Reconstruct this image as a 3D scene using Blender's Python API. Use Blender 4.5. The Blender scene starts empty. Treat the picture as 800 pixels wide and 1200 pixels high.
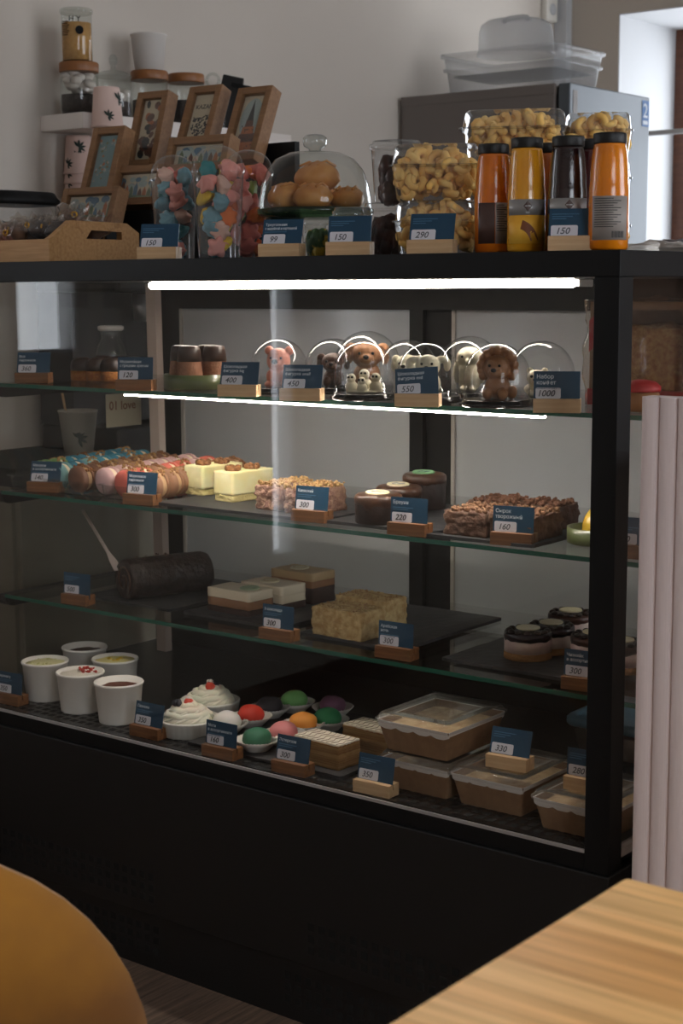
# Cafe display case scene: everything is built in metres, the case's front right
# bottom corner at the origin, X along its front, Y into the room behind it.
import bpy, bmesh, math, random
from mathutils import Vector, Matrix, noise
PI = math.pi
SKY, EXPOSURE = 7.5, 0.0
C = bpy.context.scene.collection
T, S1, S2, S3, D = 1.30, 1.060, 0.838, 0.620, 0.430    # counter top, three shelves, deck
random.seed(7)

# ---------------------------------------------------------------- materials
def lin(c):
    r = []
    for v in c:
        v /= 255.0
        r.append(v/12.92 if v <= 0.04045 else ((v+0.055)/1.055)**2.4)
    return (r[0], r[1], r[2], 1.0)

def mat(name, col, rough=0.5, metal=0.0, spec=0.5, col2=None, nscale=40.0, lo=0.35, hi=0.65, bump=0.0, bscale=80.0,
        coat=0.0, sheen=0.0, sss=0.0, emit=0.0, trans=0.0, stretch=None, detail=4.0, bdist=0.004):
    m = bpy.data.materials.new(name); m.use_nodes = True
    nt = m.node_tree; b = nt.nodes['Principled BSDF']
    b.inputs['Base Color'].default_value = lin(col)
    b.inputs['Roughness'].default_value = rough
    b.inputs['Metallic'].default_value = metal
    b.inputs['Specular IOR Level'].default_value = spec
    b.inputs['Coat Weight'].default_value = coat
    b.inputs['Coat Roughness'].default_value = 0.05
    b.inputs['Sheen Weight'].default_value = sheen
    b.inputs['Transmission Weight'].default_value = trans
    if sss:
        b.inputs['Subsurface Weight'].default_value = sss
        b.inputs['Subsurface Scale'].default_value = 0.01
    if emit:
        b.inputs['Emission Color'].default_value = lin(col)
        b.inputs['Emission Strength'].default_value = emit
    if col2 is not None or bump:
        tc = nt.nodes.new('ShaderNodeTexCoord')
        vec = tc.outputs['Object']
        if stretch:
            mp = nt.nodes.new('ShaderNodeMapping'); mp.inputs['Scale'].default_value = stretch
            nt.links.new(vec, mp.inputs['Vector']); vec = mp.outputs['Vector']
    if col2 is not None:
        n = nt.nodes.new('ShaderNodeTexNoise'); n.inputs['Scale'].default_value = nscale; n.inputs['Detail'].default_value = detail
        nt.links.new(vec, n.inputs['Vector'])
        cr = nt.nodes.new('ShaderNodeValToRGB')
        cr.color_ramp.elements[0].position = lo; cr.color_ramp.elements[0].color = lin(col)
        cr.color_ramp.elements[1].position = hi; cr.color_ramp.elements[1].color = lin(col2)
        nt.links.new(n.outputs['Fac'], cr.inputs['Fac']); nt.links.new(cr.outputs['Color'], b.inputs['Base Color'])
    if bump:
        n2 = nt.nodes.new('ShaderNodeTexNoise'); n2.inputs['Scale'].default_value = bscale; n2.inputs['Detail'].default_value = 3.0
        nt.links.new(vec, n2.inputs['Vector'])
        bp = nt.nodes.new('ShaderNodeBump'); bp.inputs['Strength'].default_value = bump; bp.inputs['Distance'].default_value = bdist
        nt.links.new(n2.outputs['Fac'], bp.inputs['Height']); nt.links.new(bp.outputs['Normal'], b.inputs['Normal'])
    return m

def clear(name, tint=(255, 255, 255), ior=1.45, rough=0.02, k=1.0, haze=0.0, hazecol=(225, 228, 230)):
    """thin clear sheet: straight-through transmission plus fresnel reflection, a little milkiness if asked"""
    m = bpy.data.materials.new(name); m.use_nodes = True
    nt = m.node_tree; nt.nodes.remove(nt.nodes['Principled BSDF']); out = nt.nodes['Material Output']
    tr = nt.nodes.new('ShaderNodeBsdfTransparent'); tr.inputs['Color'].default_value = lin(tint)
    gl = nt.nodes.new('ShaderNodeBsdfGlossy'); gl.inputs['Roughness'].default_value = rough
    fr = nt.nodes.new('ShaderNodeFresnel'); ge = nt.nodes.new('ShaderNodeNewGeometry')            # the same reflectance from either side of the thin sheet
    e1 = nt.nodes.new('ShaderNodeMath'); e1.operation = 'MULTIPLY_ADD'; e1.inputs[1].default_value = -2.0; e1.inputs[2].default_value = 1.0
    nt.links.new(ge.outputs['Backfacing'], e1.inputs[0])
    e2 = nt.nodes.new('ShaderNodeMath'); e2.operation = 'POWER'; e2.inputs[0].default_value = ior
    nt.links.new(e1.outputs[0], e2.inputs[1]); nt.links.new(e2.outputs[0], fr.inputs['IOR'])
    ml = nt.nodes.new('ShaderNodeMath'); ml.operation = 'MULTIPLY'; ml.inputs[1].default_value = k
    nt.links.new(fr.outputs['Fac'], ml.inputs[0])
    mx = nt.nodes.new('ShaderNodeMixShader')
    nt.links.new(ml.outputs[0], mx.inputs['Fac']); nt.links.new(tr.outputs[0], mx.inputs[1]); nt.links.new(gl.outputs[0], mx.inputs[2])
    last = mx.outputs[0]
    if haze:
        df = nt.nodes.new('ShaderNodeBsdfDiffuse'); df.inputs['Color'].default_value = lin(hazecol)
        m2 = nt.nodes.new('ShaderNodeMixShader'); m2.inputs['Fac'].default_value = haze
        nt.links.new(last, m2.inputs[1]); nt.links.new(df.outputs[0], m2.inputs[2]); last = m2.outputs[0]
    nt.links.new(last, out.inputs['Surface'])
    return m

def wood(name, a, b, rough=0.5, scale=(3, 40, 40), nscale=4.0, coat=0.0):
    m = mat(name, a, rough, col2=b, nscale=nscale, lo=0.3, hi=0.7, stretch=scale, coat=coat, detail=6.0)
    return m

# ---------------------------------------------------------------- mesh building
class MB:
    def __init__(self): self.v = []; self.f = []; self.m = []; self.s = []
    def add(self, vs, fs, mi=0, smooth=False, X=None):
        o = len(self.v)
        self.v += [tuple(X @ Vector(v)) for v in vs] if X is not None else [tuple(v) for v in vs]
        for f in fs:
            self.f.append([i+o for i in f]); self.m.append(mi); self.s.append(smooth)
        return self
    def box(self, c, s, mi=0, X=None):
        x, y, z = c; a, b, d = s[0]/2, s[1]/2, s[2]/2
        vs = [(x+i*a, y+j*b, z+k*d) for k in (-1, 1) for j in (-1, 1) for i in (-1, 1)]
        return self.add(vs, [(0,2,3,1), (4,5,7,6), (0,1,5,4), (2,6,7,3), (0,4,6,2), (1,3,7,5)], mi, False, X)
    def bx(self, x0, x1, y0, y1, z0, z1, mi=0, X=None):
        return self.box(((x0+x1)/2, (y0+y1)/2, (z0+z1)/2), (abs(x1-x0), abs(y1-y0), abs(z1-z0)), mi, X)
    def loft(self, rings, mi=0, smooth=True, capb=True, capt=True, X=None, loop=False):
        n = len(rings[0]); vs = [p for r in rings for p in r]; fs = []
        for k in range(len(rings)-1):
            for i in range(n):
                j = (i+1) % n
                fs.append((k*n+i, k*n+j, (k+1)*n+j, (k+1)*n+i))
        self.add(vs, fs, mi, smooth, X); o = len(self.v)-len(vs)
        for flag, idx in ((capb, list(range(n))[::-1]), (capt, [(len(rings)-1)*n+i for i in range(n)])):
            if flag: self.f.append([i+o for i in idx]); self.m.append(mi); self.s.append(False)
        return self
    def lathe(self, prof, n=32, mi=0, smooth=True, capb=True, capt=True, X=None, ripple=None):
        rings = []
        for r, z in prof:
            ring = []
            for i in range(n):
                a = 2*PI*i/n; q = r*(1+(ripple[1]*math.cos(ripple[0]*a) if ripple else 0))
                ring.append((q*math.cos(a), q*math.sin(a), z))
            rings.append(ring)
        return self.loft(rings, mi, smooth, capb, capt, X)
    def rloft(self, secs, mi=0, smooth=True, capb=True, capt=True, X=None, nc=5, rib=0.0, ribn=0, ns=1):
        """rounded rectangle sections: (z, sx, sy, r)"""
        rings = []
        for z, sx, sy, r in secs:
            pts = rrect(sx, sy, r, nc, ns)
            if rib:
                q = []
                for i, (x, y) in enumerate(pts):
                    k = 1+rib*(1 if i % 2 else -1); q.append((x*k, y*k))
                pts = q
            rings.append([(x, y, z) for x, y in pts])
        return self.loft(rings, mi, smooth, capb, capt, X)
    def tube(self, path, r, n=8, mi=0, X=None, cap=True):
        path = [Vector(p) for p in path]; rings = []; up = Vector((0, 0, 1))
        rad = r if isinstance(r, (list, tuple)) else [r]*len(path)
        prev = None
        for i, p in enumerate(path):
            t = (path[min(i+1, len(path)-1)]-path[max(i-1, 0)]).normalized()
            if prev is None:
                a = t.cross(up)
                if a.length < 1e-3: a = t.cross(Vector((1, 0, 0)))
                a.normalize()
            else:
                a = (prev-t*prev.dot(t))
                if a.length < 1e-6: a = t.cross(up)
                a.normalize()
            prev = a; b = t.cross(a)
            rings.append([tuple(p+a*rad[i]*math.cos(2*PI*k/n)+b*rad[i]*math.sin(2*PI*k/n)) for k in range(n)])
        return self.loft(rings, mi, True, cap, cap, X)
    def ball(self, c, r, n=16, m=10, mi=0, X=None, nz=0.0, ns=30.0, seed=0):
        if not isinstance(r, (list, tuple)): r = (r, r, r)
        vs = [(0, 0, -1)]
        for k in range(1, m):
            th = -PI/2+PI*k/m
            vs += [(math.cos(th)*math.cos(2*PI*i/n), math.cos(th)*math.sin(2*PI*i/n), math.sin(th)) for i in range(n)]
        vs.append((0, 0, 1)); L = len(vs)-1; fs = []
        for i in range(n):
            j = (i+1) % n
            fs.append((0, 1+j, 1+i)); fs.append((L, L-n+i, L-n+j))
            for k in range(m-2): fs.append((1+k*n+i, 1+k*n+j, 1+(k+1)*n+j, 1+(k+1)*n+i))
        out = []
        for v in vs:
            w = Vector((v[0]*r[0], v[1]*r[1], v[2]*r[2]))
            if nz: w *= 1+nz*noise.noise(Vector(v)*ns*0.05+Vector((seed, seed*1.7, 3)))
            out.append((w[0]+c[0], w[1]+c[1], w[2]+c[2]))
        return self.add(out, fs, mi, True, X)
    def prism(self, poly, h, mi=0, X=None, z0=0.0):
        n = len(poly)
        vs = [(x, y, z0) for x, y in poly]+[(x, y, z0+h) for x, y in poly]
        return self.add(vs, [tuple(range(n))[::-1], tuple(range(n, 2*n))]+[(i, (i+1) % n, n+(i+1) % n, n+i) for i in range(n)], mi, False, X)
    def lump(self, s, n=10, amp=0.003, ns=60.0, seed=0, r=0.15, mi=0, X=None):
        """a box of food with soft edges and a rough crumbly surface, base at z=0"""
        pts = {}; vs = []; fs = []
        def vid(i, j, k):
            key = (i, j, k)
            if key not in pts:
                u = Vector((2*i/n-1, 2*j/n-1, 2*k/n-1))
                q = Vector(u)
                L = max(abs(q.x), abs(q.y), abs(q.z)); sph = q.normalized()*L
                q = q.lerp(sph, r)
                w = Vector((q.x*s[0]/2, q.y*s[1]/2, q.z*s[2]/2))
                d = q.normalized()
                w += d*amp*(noise.noise(w*ns+Vector((seed*3.1, seed, seed*7.7)))+0.6*noise.noise(w*ns*2.7+Vector((seed, 5, 9))))
                if k == 0: w.z = -s[2]/2
                pts[key] = len(vs); vs.append((w.x, w.y, w.z+s[2]/2))
            return pts[key]
        for a in range(n):
            for b in range(n):
                fs.append((vid(a,b,0), vid(a,b+1,0), vid(a+1,b+1,0), vid(a+1,b,0)))
                fs.append((vid(a,b,n), vid(a+1,b,n), vid(a+1,b+1,n), vid(a,b+1,n)))
                fs.append((vid(a,0,b), vid(a+1,0,b), vid(a+1,0,b+1), vid(a,0,b+1)))
                fs.append((vid(a,n,b), vid(a,n,b+1), vid(a+1,n,b+1), vid(a+1,n,b)))
                fs.append((vid(0,a,b), vid(0,a,b+1), vid(0,a+1,b+1), vid(0,a+1,b)))
                fs.append((vid(n,a,b), vid(n,a+1,b), vid(n,a+1,b+1), vid(n,a,b+1)))
        return self.add(vs, fs, mi, True, X)
    def mesh(self, name, mats):
        me = bpy.data.meshes.new(name)
        me.from_pydata(self.v, [], self.f); me.update()
        for m in (mats if isinstance(mats, (list, tuple)) else [mats]): me.materials.append(m)
        me.polygons.foreach_set('material_index', self.m); me.polygons.foreach_set('use_smooth', self.s)
        return me
    def build(self, name, mats, parent=None, bevel=0.0, seg=2, loc=None, rot=None, remesh=0.0):
        o = bpy.data.objects.new(name, self.mesh(name, mats)); C.objects.link(o)
        if parent is not None: o.parent = parent
        if loc is not None: o.location = loc
        if rot is not None: o.rotation_euler = rot
        if bevel:
            b = o.modifiers.new('edge', 'BEVEL'); b.width = bevel; b.segments = seg; b.limit_method = 'ANGLE'; b.angle_limit = 0.7
        if remesh:
            b = o.modifiers.new('skin', 'REMESH'); b.mode = 'VOXEL'; b.voxel_size = remesh; b.use_smooth_shade = True
            b2 = o.modifiers.new('soft', 'SMOOTH'); b2.factor = 0.5; b2.iterations = 4
        return o

def rrect(sx, sy, r, nc=5, ns=1):
    r = min(r, sx/2*0.999, sy/2*0.999); pts = []
    for cx, cy, a0 in ((sx/2-r, sy/2-r, 0), (-sx/2+r, sy/2-r, PI/2), (-sx/2+r, -sy/2+r, PI), (sx/2-r, -sy/2+r, 1.5*PI)):
        for k in range(nc+1):
            a = a0+PI/2*k/nc; pts.append((cx+r*math.cos(a), cy+r*math.sin(a)))
    if ns > 1:
        out = []
        for i, pnt in enumerate(pts):
            nx = pts[(i+1) % len(pts)]; out.append(pnt)
            if math.hypot(nx[0]-pnt[0], nx[1]-pnt[1]) > 2.5*r*PI/2/nc or nc == 1:
                for t in range(1, ns): out.append((pnt[0]+(nx[0]-pnt[0])*t/ns, pnt[1]+(nx[1]-pnt[1])*t/ns))
        pts = out
    return pts

def TR(loc=(0, 0, 0), rot=(0, 0, 0), s=1.0):
    m = Matrix.Translation(loc) @ Matrix.Rotation(rot[2], 4, 'Z') @ Matrix.Rotation(rot[1], 4, 'Y') @ Matrix.Rotation(rot[0], 4, 'X')
    return m @ Matrix.Scale(s, 4) if not isinstance(s, tuple) else m @ Matrix.Diagonal((s[0], s[1], s[2], 1))

def thing(name, label, cat, loc=(0, 0, 0), rz=0.0, group=None):
    o = bpy.data.objects.new(name, None); C.objects.link(o)
    o.empty_display_size = 0.03
    o.location = loc; o.rotation_euler = (0, 0, rz); o['label'] = label; o['category'] = cat
    if group: o['group'] = group
    return o
def tag(o, label, cat, group=None, kind=None):
    o['label'] = label; o['category'] = cat
    if group: o['group'] = group
    if kind: o['kind'] = kind
    return o
def struct(mb, name, m, parent=None, **k):
    o = mb.build(name, m, parent, **k)
    if parent is None: o['kind'] = 'structure'
    return o
def dup(src, loc, rz=None, label=None, group=None):
    """a copy of a thing with copies of its parts and their sub-parts"""
    r = src.copy(); C.objects.link(r); r.location = loc
    if rz is not None: r.rotation_euler = (r.rotation_euler[0], r.rotation_euler[1], rz)
    if label: r['label'] = label
    if group: r['group'] = group
    def kids(a, b):
        for ch in list(a.children):
            c = ch.copy(); C.objects.link(c); c.parent = b; kids(ch, c)
    kids(src, r)
    return r
def shift(o, dz=0.0, rx=0.0, ry=0.0):
    o.rotation_euler = (rx, ry, o.rotation_euler[2]); return o

_fc = {}
def text_mesh(s, size, m, shear=0.0, align='LEFT', wide=1.0):
    key = (s, round(size, 4), m.name, shear, align, wide)
    if key in _fc: return _fc[key]
    cu = bpy.data.curves.new('lettering', 'FONT'); cu.body = s; cu.size = size; cu.align_x = align; cu.shear = shear
    cu.extrude = 0.00015; cu.resolution_u = 3; cu.space_line = 0.95; cu.offset = size*0.012
    o = bpy.data.objects.new('lettering', cu); C.objects.link(o)
    bpy.context.view_layer.update()
    dg = bpy.context.evaluated_depsgraph_get()
    me = bpy.data.meshes.new_from_object(o.evaluated_get(dg))
    me.materials.clear(); me.materials.append(m)
    for p in me.polygons: p.material_index = 0
    bpy.data.objects.remove(o); bpy.data.curves.remove(cu)
    if wide != 1.0:
        for v in me.vertices: v.co.x *= wide
    _fc[key] = me
    return me
def text(name, s, size, m, parent, loc, rot=(PI/2, 0, 0), **k):
    o = bpy.data.objects.new(name, text_mesh(s, size, m, **k)); C.objects.link(o)
    o.parent = parent; o.location = loc; o.rotation_euler = rot
    return o
ORD = ['first', 'second', 'third', 'fourth', 'fifth', 'sixth', 'seventh', 'eighth', 'ninth']

# ---------------------------------------------------------------- palette
m_black = mat('black powder coat', (10, 10, 11), 0.55, spec=0.25, bump=0.05, bscale=900, bdist=0.0006)
m_black2 = mat('black panel', (9, 9, 10), 0.5)
m_hole = mat('vent dark', (5, 5, 5), 0.9)
m_deck = mat('black enamel deck', (10, 10, 11), 0.28)
m_chrome = mat('bright metal trim', (205, 207, 210), 0.35, 0.8)
m_steel = mat('light painted metal', (172, 165, 158), 0.5)
m_led = mat('led diffuser', (255, 245, 233), 0.5, emit=64.0)
m_led2 = mat('shelf led', (255, 245, 233), 0.5, emit=85.0)
m_glass = clear('case glass', (252, 252, 251), 1.5, 0.0, 0.6)
m_shelf = clear('shelf glass', (251, 252, 250), 1.5, 0.0, 0.8)
m_edge = mat('green glass edge', (30, 92, 76), 0.15)
m_door = mat('milky rear pane', (178, 183, 190), 0.2, spec=0.5, col2=(174, 175, 176), nscale=1.5, coat=0.25)
m_plastic = clear('clear plastic', (250, 250, 250), 1.5, 0.06, 1.5, haze=0.05)
m_dome = clear('clear dome plastic', (250, 250, 250), 1.5, 0.03, 1.0, haze=0.008)
m_jar = clear('jar glass', (244, 246, 244), 1.5, 0.02, 1.0, haze=0.015)
m_frost = clear('frosted plastic', (238, 238, 238), 1.45, 0.25, 0.9, haze=0.30, hazecol=(200, 202, 205))
m_cello = clear('cellophane', (245, 240, 235), 1.5, 0.05, 1.0, haze=0.04)
m_lightwood = wood('light beech', (205, 172, 132), (184, 148, 107), 0.55)
m_darkwood = wood('brown oak', (138, 92, 54), (92, 58, 34), 0.5)
m_framewood = wood('frame wood', (142, 104, 70), (122, 86, 56), 0.6)
m_cratewood = wood('crate pine', (186, 142, 92), (160, 114, 66), 0.6)
m_navy = mat('navy card', (18, 62, 88), 0.45)
m_print = mat('white print', (196, 204, 212), 0.6)
m_fine = mat('fine print', (70, 110, 140), 0.6)
m_sticker = mat('price sticker', (214, 214, 222), 0.5)
m_ink = mat('black marker', (14, 14, 16), 0.5)
m_pencil = mat('grey pen', (88, 88, 96), 0.6)
m_slate = mat('slate', (38, 38, 40), 0.55, col2=(52, 52, 54), nscale=30, bump=0.6, bscale=60, bdist=0.003)
m_paper = mat('white paper', (214, 208, 202), 0.7)
m_kraft = mat('kraft board', (134, 102, 72), 0.7, col2=(122, 90, 62), nscale=60)
m_choc = mat('dark chocolate', (48, 28, 20), 0.35, col2=(62, 36, 25), nscale=60)
m_choc2 = mat('very dark chocolate', (34, 22, 18), 0.4, col2=(44, 28, 22), nscale=80, bump=0.3, bscale=120)
m_milkchoc = mat('milk chocolate glaze', (64, 42, 31), 0.3, col2=(92, 62, 44), nscale=45, bump=0.25, bscale=90)
m_brown = mat('brown cake', (92, 60, 42), 0.8, col2=(70, 45, 30), nscale=160, bump=0.6, bscale=220)
m_cream = mat('cream', (232, 226, 210), 0.5, sss=0.1)
m_lemon = mat('yellow cheesecake', (238, 226, 160), 0.55, sss=0.1, col2=(240, 232, 186), nscale=30)
m_nut = mat('chopped nuts', (184, 146, 92), 0.7, col2=(146, 98, 54), nscale=120)
m_walnut = mat('walnut', (150, 98, 50), 0.55, col2=(110, 66, 32), nscale=120, bump=0.5, bscale=200)
m_crumb = mat('crumb coat', (198, 164, 108), 0.85, col2=(160, 116, 78), nscale=170, bump=0.9, bscale=260)
m_whitechoc = mat('ivory chocolate', (226, 214, 178), 0.45)
m_greenceramic = mat('green ceramic', (96, 106, 66), 0.3, coat=0.4)
m_ceramic = mat('white ceramic', (222, 218, 210), 0.3, coat=0.3)
m_red = mat('red', (170, 24, 32), 0.5)
m_gold = mat('gold foil', (200, 150, 40), 0.35, 0.8)
def flat(name, c, r=0.6, **k): return mat(name, c, r, **k)

# ---------------------------------------------------------------- the room
m_wall = mat('warm white plaster', (202, 193, 183), 0.9, col2=(195, 186, 176), nscale=1.2, bump=0.05, bscale=60)
m_wall2 = mat('grey beige plaster', (178, 168, 156), 0.9, bump=0.05, bscale=60)
m_ceil = mat('white ceiling', (205, 203, 200), 0.9)
m_reveal = mat('white reveal', (190, 191, 193), 0.8)
m_brownframe = wood('brown window frame', (104, 62, 40), (82, 46, 30), 0.5)
m_pane = clear('window pane', (248, 250, 252), 1.45, 0.0, 0.6)

def plank_floor():
    m = mat('dark oak planks', (62, 52, 44), 0.5)
    nt = m.node_tree; b = nt.nodes['Principled BSDF']
    tc = nt.nodes.new('ShaderNodeTexCoord')
    mp = nt.nodes.new('ShaderNodeMapping'); mp.inputs['Rotation'].default_value = (0, 0, PI/2)
    nt.links.new(tc.outputs['Object'], mp.inputs['Vector'])
    br = nt.nodes.new('ShaderNodeTexBrick')
    br.inputs['Scale'].default_value = 1.0; br.inputs['Brick Width'].default_value = 1.1; br.inputs['Row Height'].default_value = 0.19
    br.inputs['Mortar Size'].default_value = 0.0012
    br.inputs['Color1'].default_value = lin((156, 132, 114)); br.inputs['Color2'].default_value = lin((116, 99, 87)); br.inputs['Mortar'].default_value = lin((130, 110, 94))
    nt.links.new(mp.outputs['Vector'], br.inputs['Vector'])
    m2 = nt.nodes.new('ShaderNodeMapping'); m2.inputs['Scale'].default_value = (60, 2.5, 1)
    nt.links.new(tc.outputs['Object'], m2.inputs['Vector'])
    n = nt.nodes.new('ShaderNodeTexNoise'); n.inputs['Scale'].default_value = 1.6; n.inputs['Detail'].default_value = 8; n.inputs['Roughness'].default_value = 0.7
    nt.links.new(m2.outputs['Vector'], n.inputs['Vector'])
    cr = nt.nodes.new('ShaderNodeValToRGB')
    cr.color_ramp.elements[0].position = 0.32; cr.color_ramp.elements[0].color = (0.22, 0.20, 0.19, 1)
    cr.color_ramp.elements[1].position = 0.68; cr.color_ramp.elements[1].color = (1.5, 1.45, 1.4, 1)
    nt.links.new(n.outputs['Fac'], cr.inputs['Fac'])
    mx = nt.nodes.new('ShaderNodeMix'); mx.data_type = 'RGBA'; mx.blend_type = 'MULTIPLY'; mx.inputs['Factor'].default_value = 1.0
    nt.links.new(br.outputs['Color'], mx.inputs['A']); nt.links.new(cr.outputs['Color'], mx.inputs['B'])
    nt.links.new(mx.outputs['Result'], b.inputs['Base Color'])
    return m
m_floor = plank_floor()

XL, XR, YF, YB, H = -1.98, 3.3, -4.6, 3.2, 3.0     # room bounds
struct(MB().bx(XL-0.3, XR+0.3, YF-0.3, YB+0.8, -0.1, 0), 'floor', m_floor)
struct(MB().bx(XL-0.3, XR+0.3, YF-0.3, YB+0.8, H, H+0.1), 'ceiling', m_ceil)
def wall_with_holes(axis, pos, thick, a0, a1, holes):
    """wall in plane axis=pos growing outwards by thick, with rectangular openings (u0,u1,z0,z1)"""
    mb = MB()
    def put(u0, u1, z0, z1):
        if u1-u0 < 1e-4 or z1-z0 < 1e-4: return
        if axis == 'x': mb.bx(pos, pos+thick, u0, u1, z0, z1)
        else: mb.bx(u0, u1, pos, pos+thick, z0, z1)
    hs = sorted(holes); u = a0
    for (u0, u1, z0, z1) in hs:
        put(u, u0, 0, H); put(u0, u1, 0, z0); put(u0, u1, z1, H); u = u1
    put(u, a1, 0, H)
    return mb
RX0 = -1.739                                        # left jamb of the deep window recess
WB = (RX0, -0.35, 0.85, 2.205)
WR = (0.4, 2.7, 0.8, 2.5)
WR2 = (-3.4, -1.6, 0.8, 2.5)
WL = (-0.80, -0.60, 1.09, 2.1)
WS = (-1.665, -1.555, 0.45, 2.2)
struct(wall_with_holes('x', XL, -0.07, YF, YB+0.6, [WL, WS]), 'wall_left', m_wall)
struct(wall_with_holes('y', YB, 0.52, XL, XR, [WB]), 'wall_back', m_wall2)
struct(wall_with_holes('x', XR, 0.25, YF, YB+0.6, [WR, WR2]), 'wall_right', m_wall)
struct(MB().bx(XL-0.25, XR+0.25, YF-0.2, YF, 0, H), 'wall_front', m_wall)
# deep white reveal of the recess
rv = MB(); e = 0.004
rv.bx(RX0, RX0+e, YB+0.002, YB+0.47, WB[2], WB[3]); rv.bx(WB[1]-e, WB[1], YB+0.002, YB+0.47, WB[2], WB[3])
rv.bx(RX0, WB[1], YB+0.002, YB+0.47, WB[3]-e, WB[3]); rv.bx(RX0, WB[1], YB+0.002, YB+0.47, WB[2], WB[2]+e)
struct(rv, 'trim_1', m_reveal)
def window(name, axis, pos, u0, u1, z0, z1, n, m, t=0.06):
    fr = MB(); w = 0.07 if u1-u0 > 0.4 else 0.008
    def put(mb, a0, a1, b0, b1, d0, d1):
        if axis == 'x': mb.bx(pos+d0, pos+d1, a0, a1, b0, b1)
        else: mb.bx(a0, a1, pos+d0, pos+d1, b0, b1)
    put(fr, u0, u0+w, z0, z1, 0, t); put(fr, u1-w, u1, z0, z1, 0, t)
    put(fr, u0+w, u1-w, z0, z0+w, 0, t); put(fr, u0+w, u1-w, z1-w, z1, 0, t)
    for k in range(1, n):
        c = u0+(u1-u0)*k/n; put(fr, c-w/2, c+w/2, z0+w, z1-w, 0, t)
    o = struct(fr, name, m)
    g = MB(); put(g, u0+w*0.9, u1-w*0.9, z0+w*0.9, z1-w*0.9, t*0.45, t*0.55)
    g.build('pane', m_pane, o)
    return o
m_whiteframe = mat('white window frame', (214, 214, 214), 0.5)
window('window_1', 'y', YB+0.44, WB[0], WB[1], WB[2], WB[3], 2, m_brownframe)
window('window_2', 'x', XR+0.05, *WR, 3, m_whiteframe)
window('window_3', 'x', XR+0.05, *WR2, 2, m_whiteframe)
window('window_4', 'x', XL-0.065, *WL, 1, m_whiteframe)
window('window_5', 'x', XL-0.065, *WS, 1, m_whiteframe)
for nm, box in (('left', (XL, XL+0.015, YF, YB)),):
    struct(MB().bx(box[0], box[1], box[2], box[3], 0, 0.08), 'baseboard_left', m_brownframe)

# white conduit box in the far corner and its socket
o = MB().bx(XL+0.002, XL+0.052, YB-0.04, YB-0.001, 0, H).build('trim_2', m_reveal); o['kind'] = 'structure'
t = thing('wall_socket', 'small white double socket high on wall above the dome lid', 'socket', (-1.980, 3.107, 2.231), 0)
MB().box((0.013, 0, 0), (0.026, 0.075, 0.085)).build('housing', m_ceramic, t, bevel=0.006)
MB().lathe([(0.02, 0), (0.02, 0.003), (0.012, 0.004)], 20, X=TR((0.026, 0, 0), (0, PI/2, 0))).build('socket_face', m_reveal, t)

# ---------------------------------------------------------------- fridge and what stands on it
t = thing('refrigerator', 'tall grey refrigerator with blue sticker on its door', 'refrigerator', (-1.66, 2.2, 0))
m_fs = mat('dark grey fridge side', (112, 104, 99), 0.5)
m_ff = mat('brushed steel door', (84, 90, 96), 0.42, 0.35, bump=0.03, bscale=300, stretch=(1, 1, 0.02))
fx0, fx1, fd, fz = -0.305, 0.255, 0.505, 1.843
MB().bx(fx0, fx1, 0, fd, 0.03, fz).build('body', m_fs, t, bevel=0.004)
MB().bx(fx0-0.001, fx1+0.002, -0.002, fd, fz-0.03, fz+0.002).build('top_trim', m_fs, t, bevel=0.003)
for z0, z1 in ((0.05, 0.72), (0.735, fz)):
    d = MB().bx(fx1+0.012, 0.305, 0, fd, z0, z1).build('door', m_ff, t, bevel=0.004)
    MB().bx(0.302, 0.306, 0.02, 0.045, z1-0.35, z1-0.02).build('grip', m_fs, d)
MB().bx(fx1, fx1+0.012, 0.01, fd-0.01, 0.05, fz-0.01).build('seal', m_hole, t)
st = MB().bx(0.3055, 0.3062, fd-0.052, fd-0.006, fz-0.092, fz-0.012).build('sticker', flat('blue sticker', (40, 92, 150)), t)
text('sticker_lettering', '2', 0.062, m_print, st, (0.3064, fd-0.046, fz-0.064), (PI/2, 0, PI/2))
MB().bx(0.3062, 0.3066, fd-0.046, fd-0.014, fz-0.086, fz-0.074).build('sticker_line', m_print, st)
MB().bx(0.3056, 0.3066, 0.235, 0.29, fz-0.20, fz-0.19).build('badge', m_chrome, t)
for dx in (-0.27, 0.23):
    for dy in (0.04, 0.46): MB().lathe([(0.02, 0), (0.02, 0.035)], 12, X=TR((dx, dy, 0))).build('foot', m_hole, t)

ZF = 1.845
t = thing('storage_bin', 'wide clear plastic tub on top of the grey fridge', 'container', (-1.653, 2.420, 1.850))
MB().rloft([(0, 0.385, 0.27, 0.03), (0.004, 0.39, 0.275, 0.03), (0.07, 0.405, 0.29, 0.03), (0.0715, 0.425, 0.31, 0.035), (0.079, 0.425, 0.31, 0.035),
            (0.081, 0.41, 0.295, 0.03), (0.112, 0.418, 0.303, 0.03), (0.1135, 0.438, 0.323, 0.035), (0.123, 0.438, 0.323, 0.035), (0.124, 0.42, 0.305, 0.03)], capt=False).build('tub', m_frost, t)
MB().rloft([(0.055, 0.375, 0.26, 0.03), (0.057, 0.375, 0.26, 0.03)]).build('inner_floor', m_frost, t)
t = thing('cake_carrier_lid', 'domed milky lid with handle on top of the clear tub', 'lid', ((-1.679, 2.420, 1.970)[0], 2.42, ZF+0.1255))
MB().lathe([(0.122, 0), (0.122, 0.010), (0.118, 0.012), (0.116, 0.07), (0.110, 0.092), (0.092, 0.105), (0.05, 0.110)], 48, capb=False).build('dome', m_frost, t)
hb = MB(); hb.tube([(-0.045, 0, 0.105), (-0.04, 0, 0.114), (-0.025, 0, 0.117), (0.025, 0, 0.117), (0.04, 0, 0.114), (0.045, 0, 0.105)], 0.008)
hb.build('handle', m_frost, t)
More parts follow.
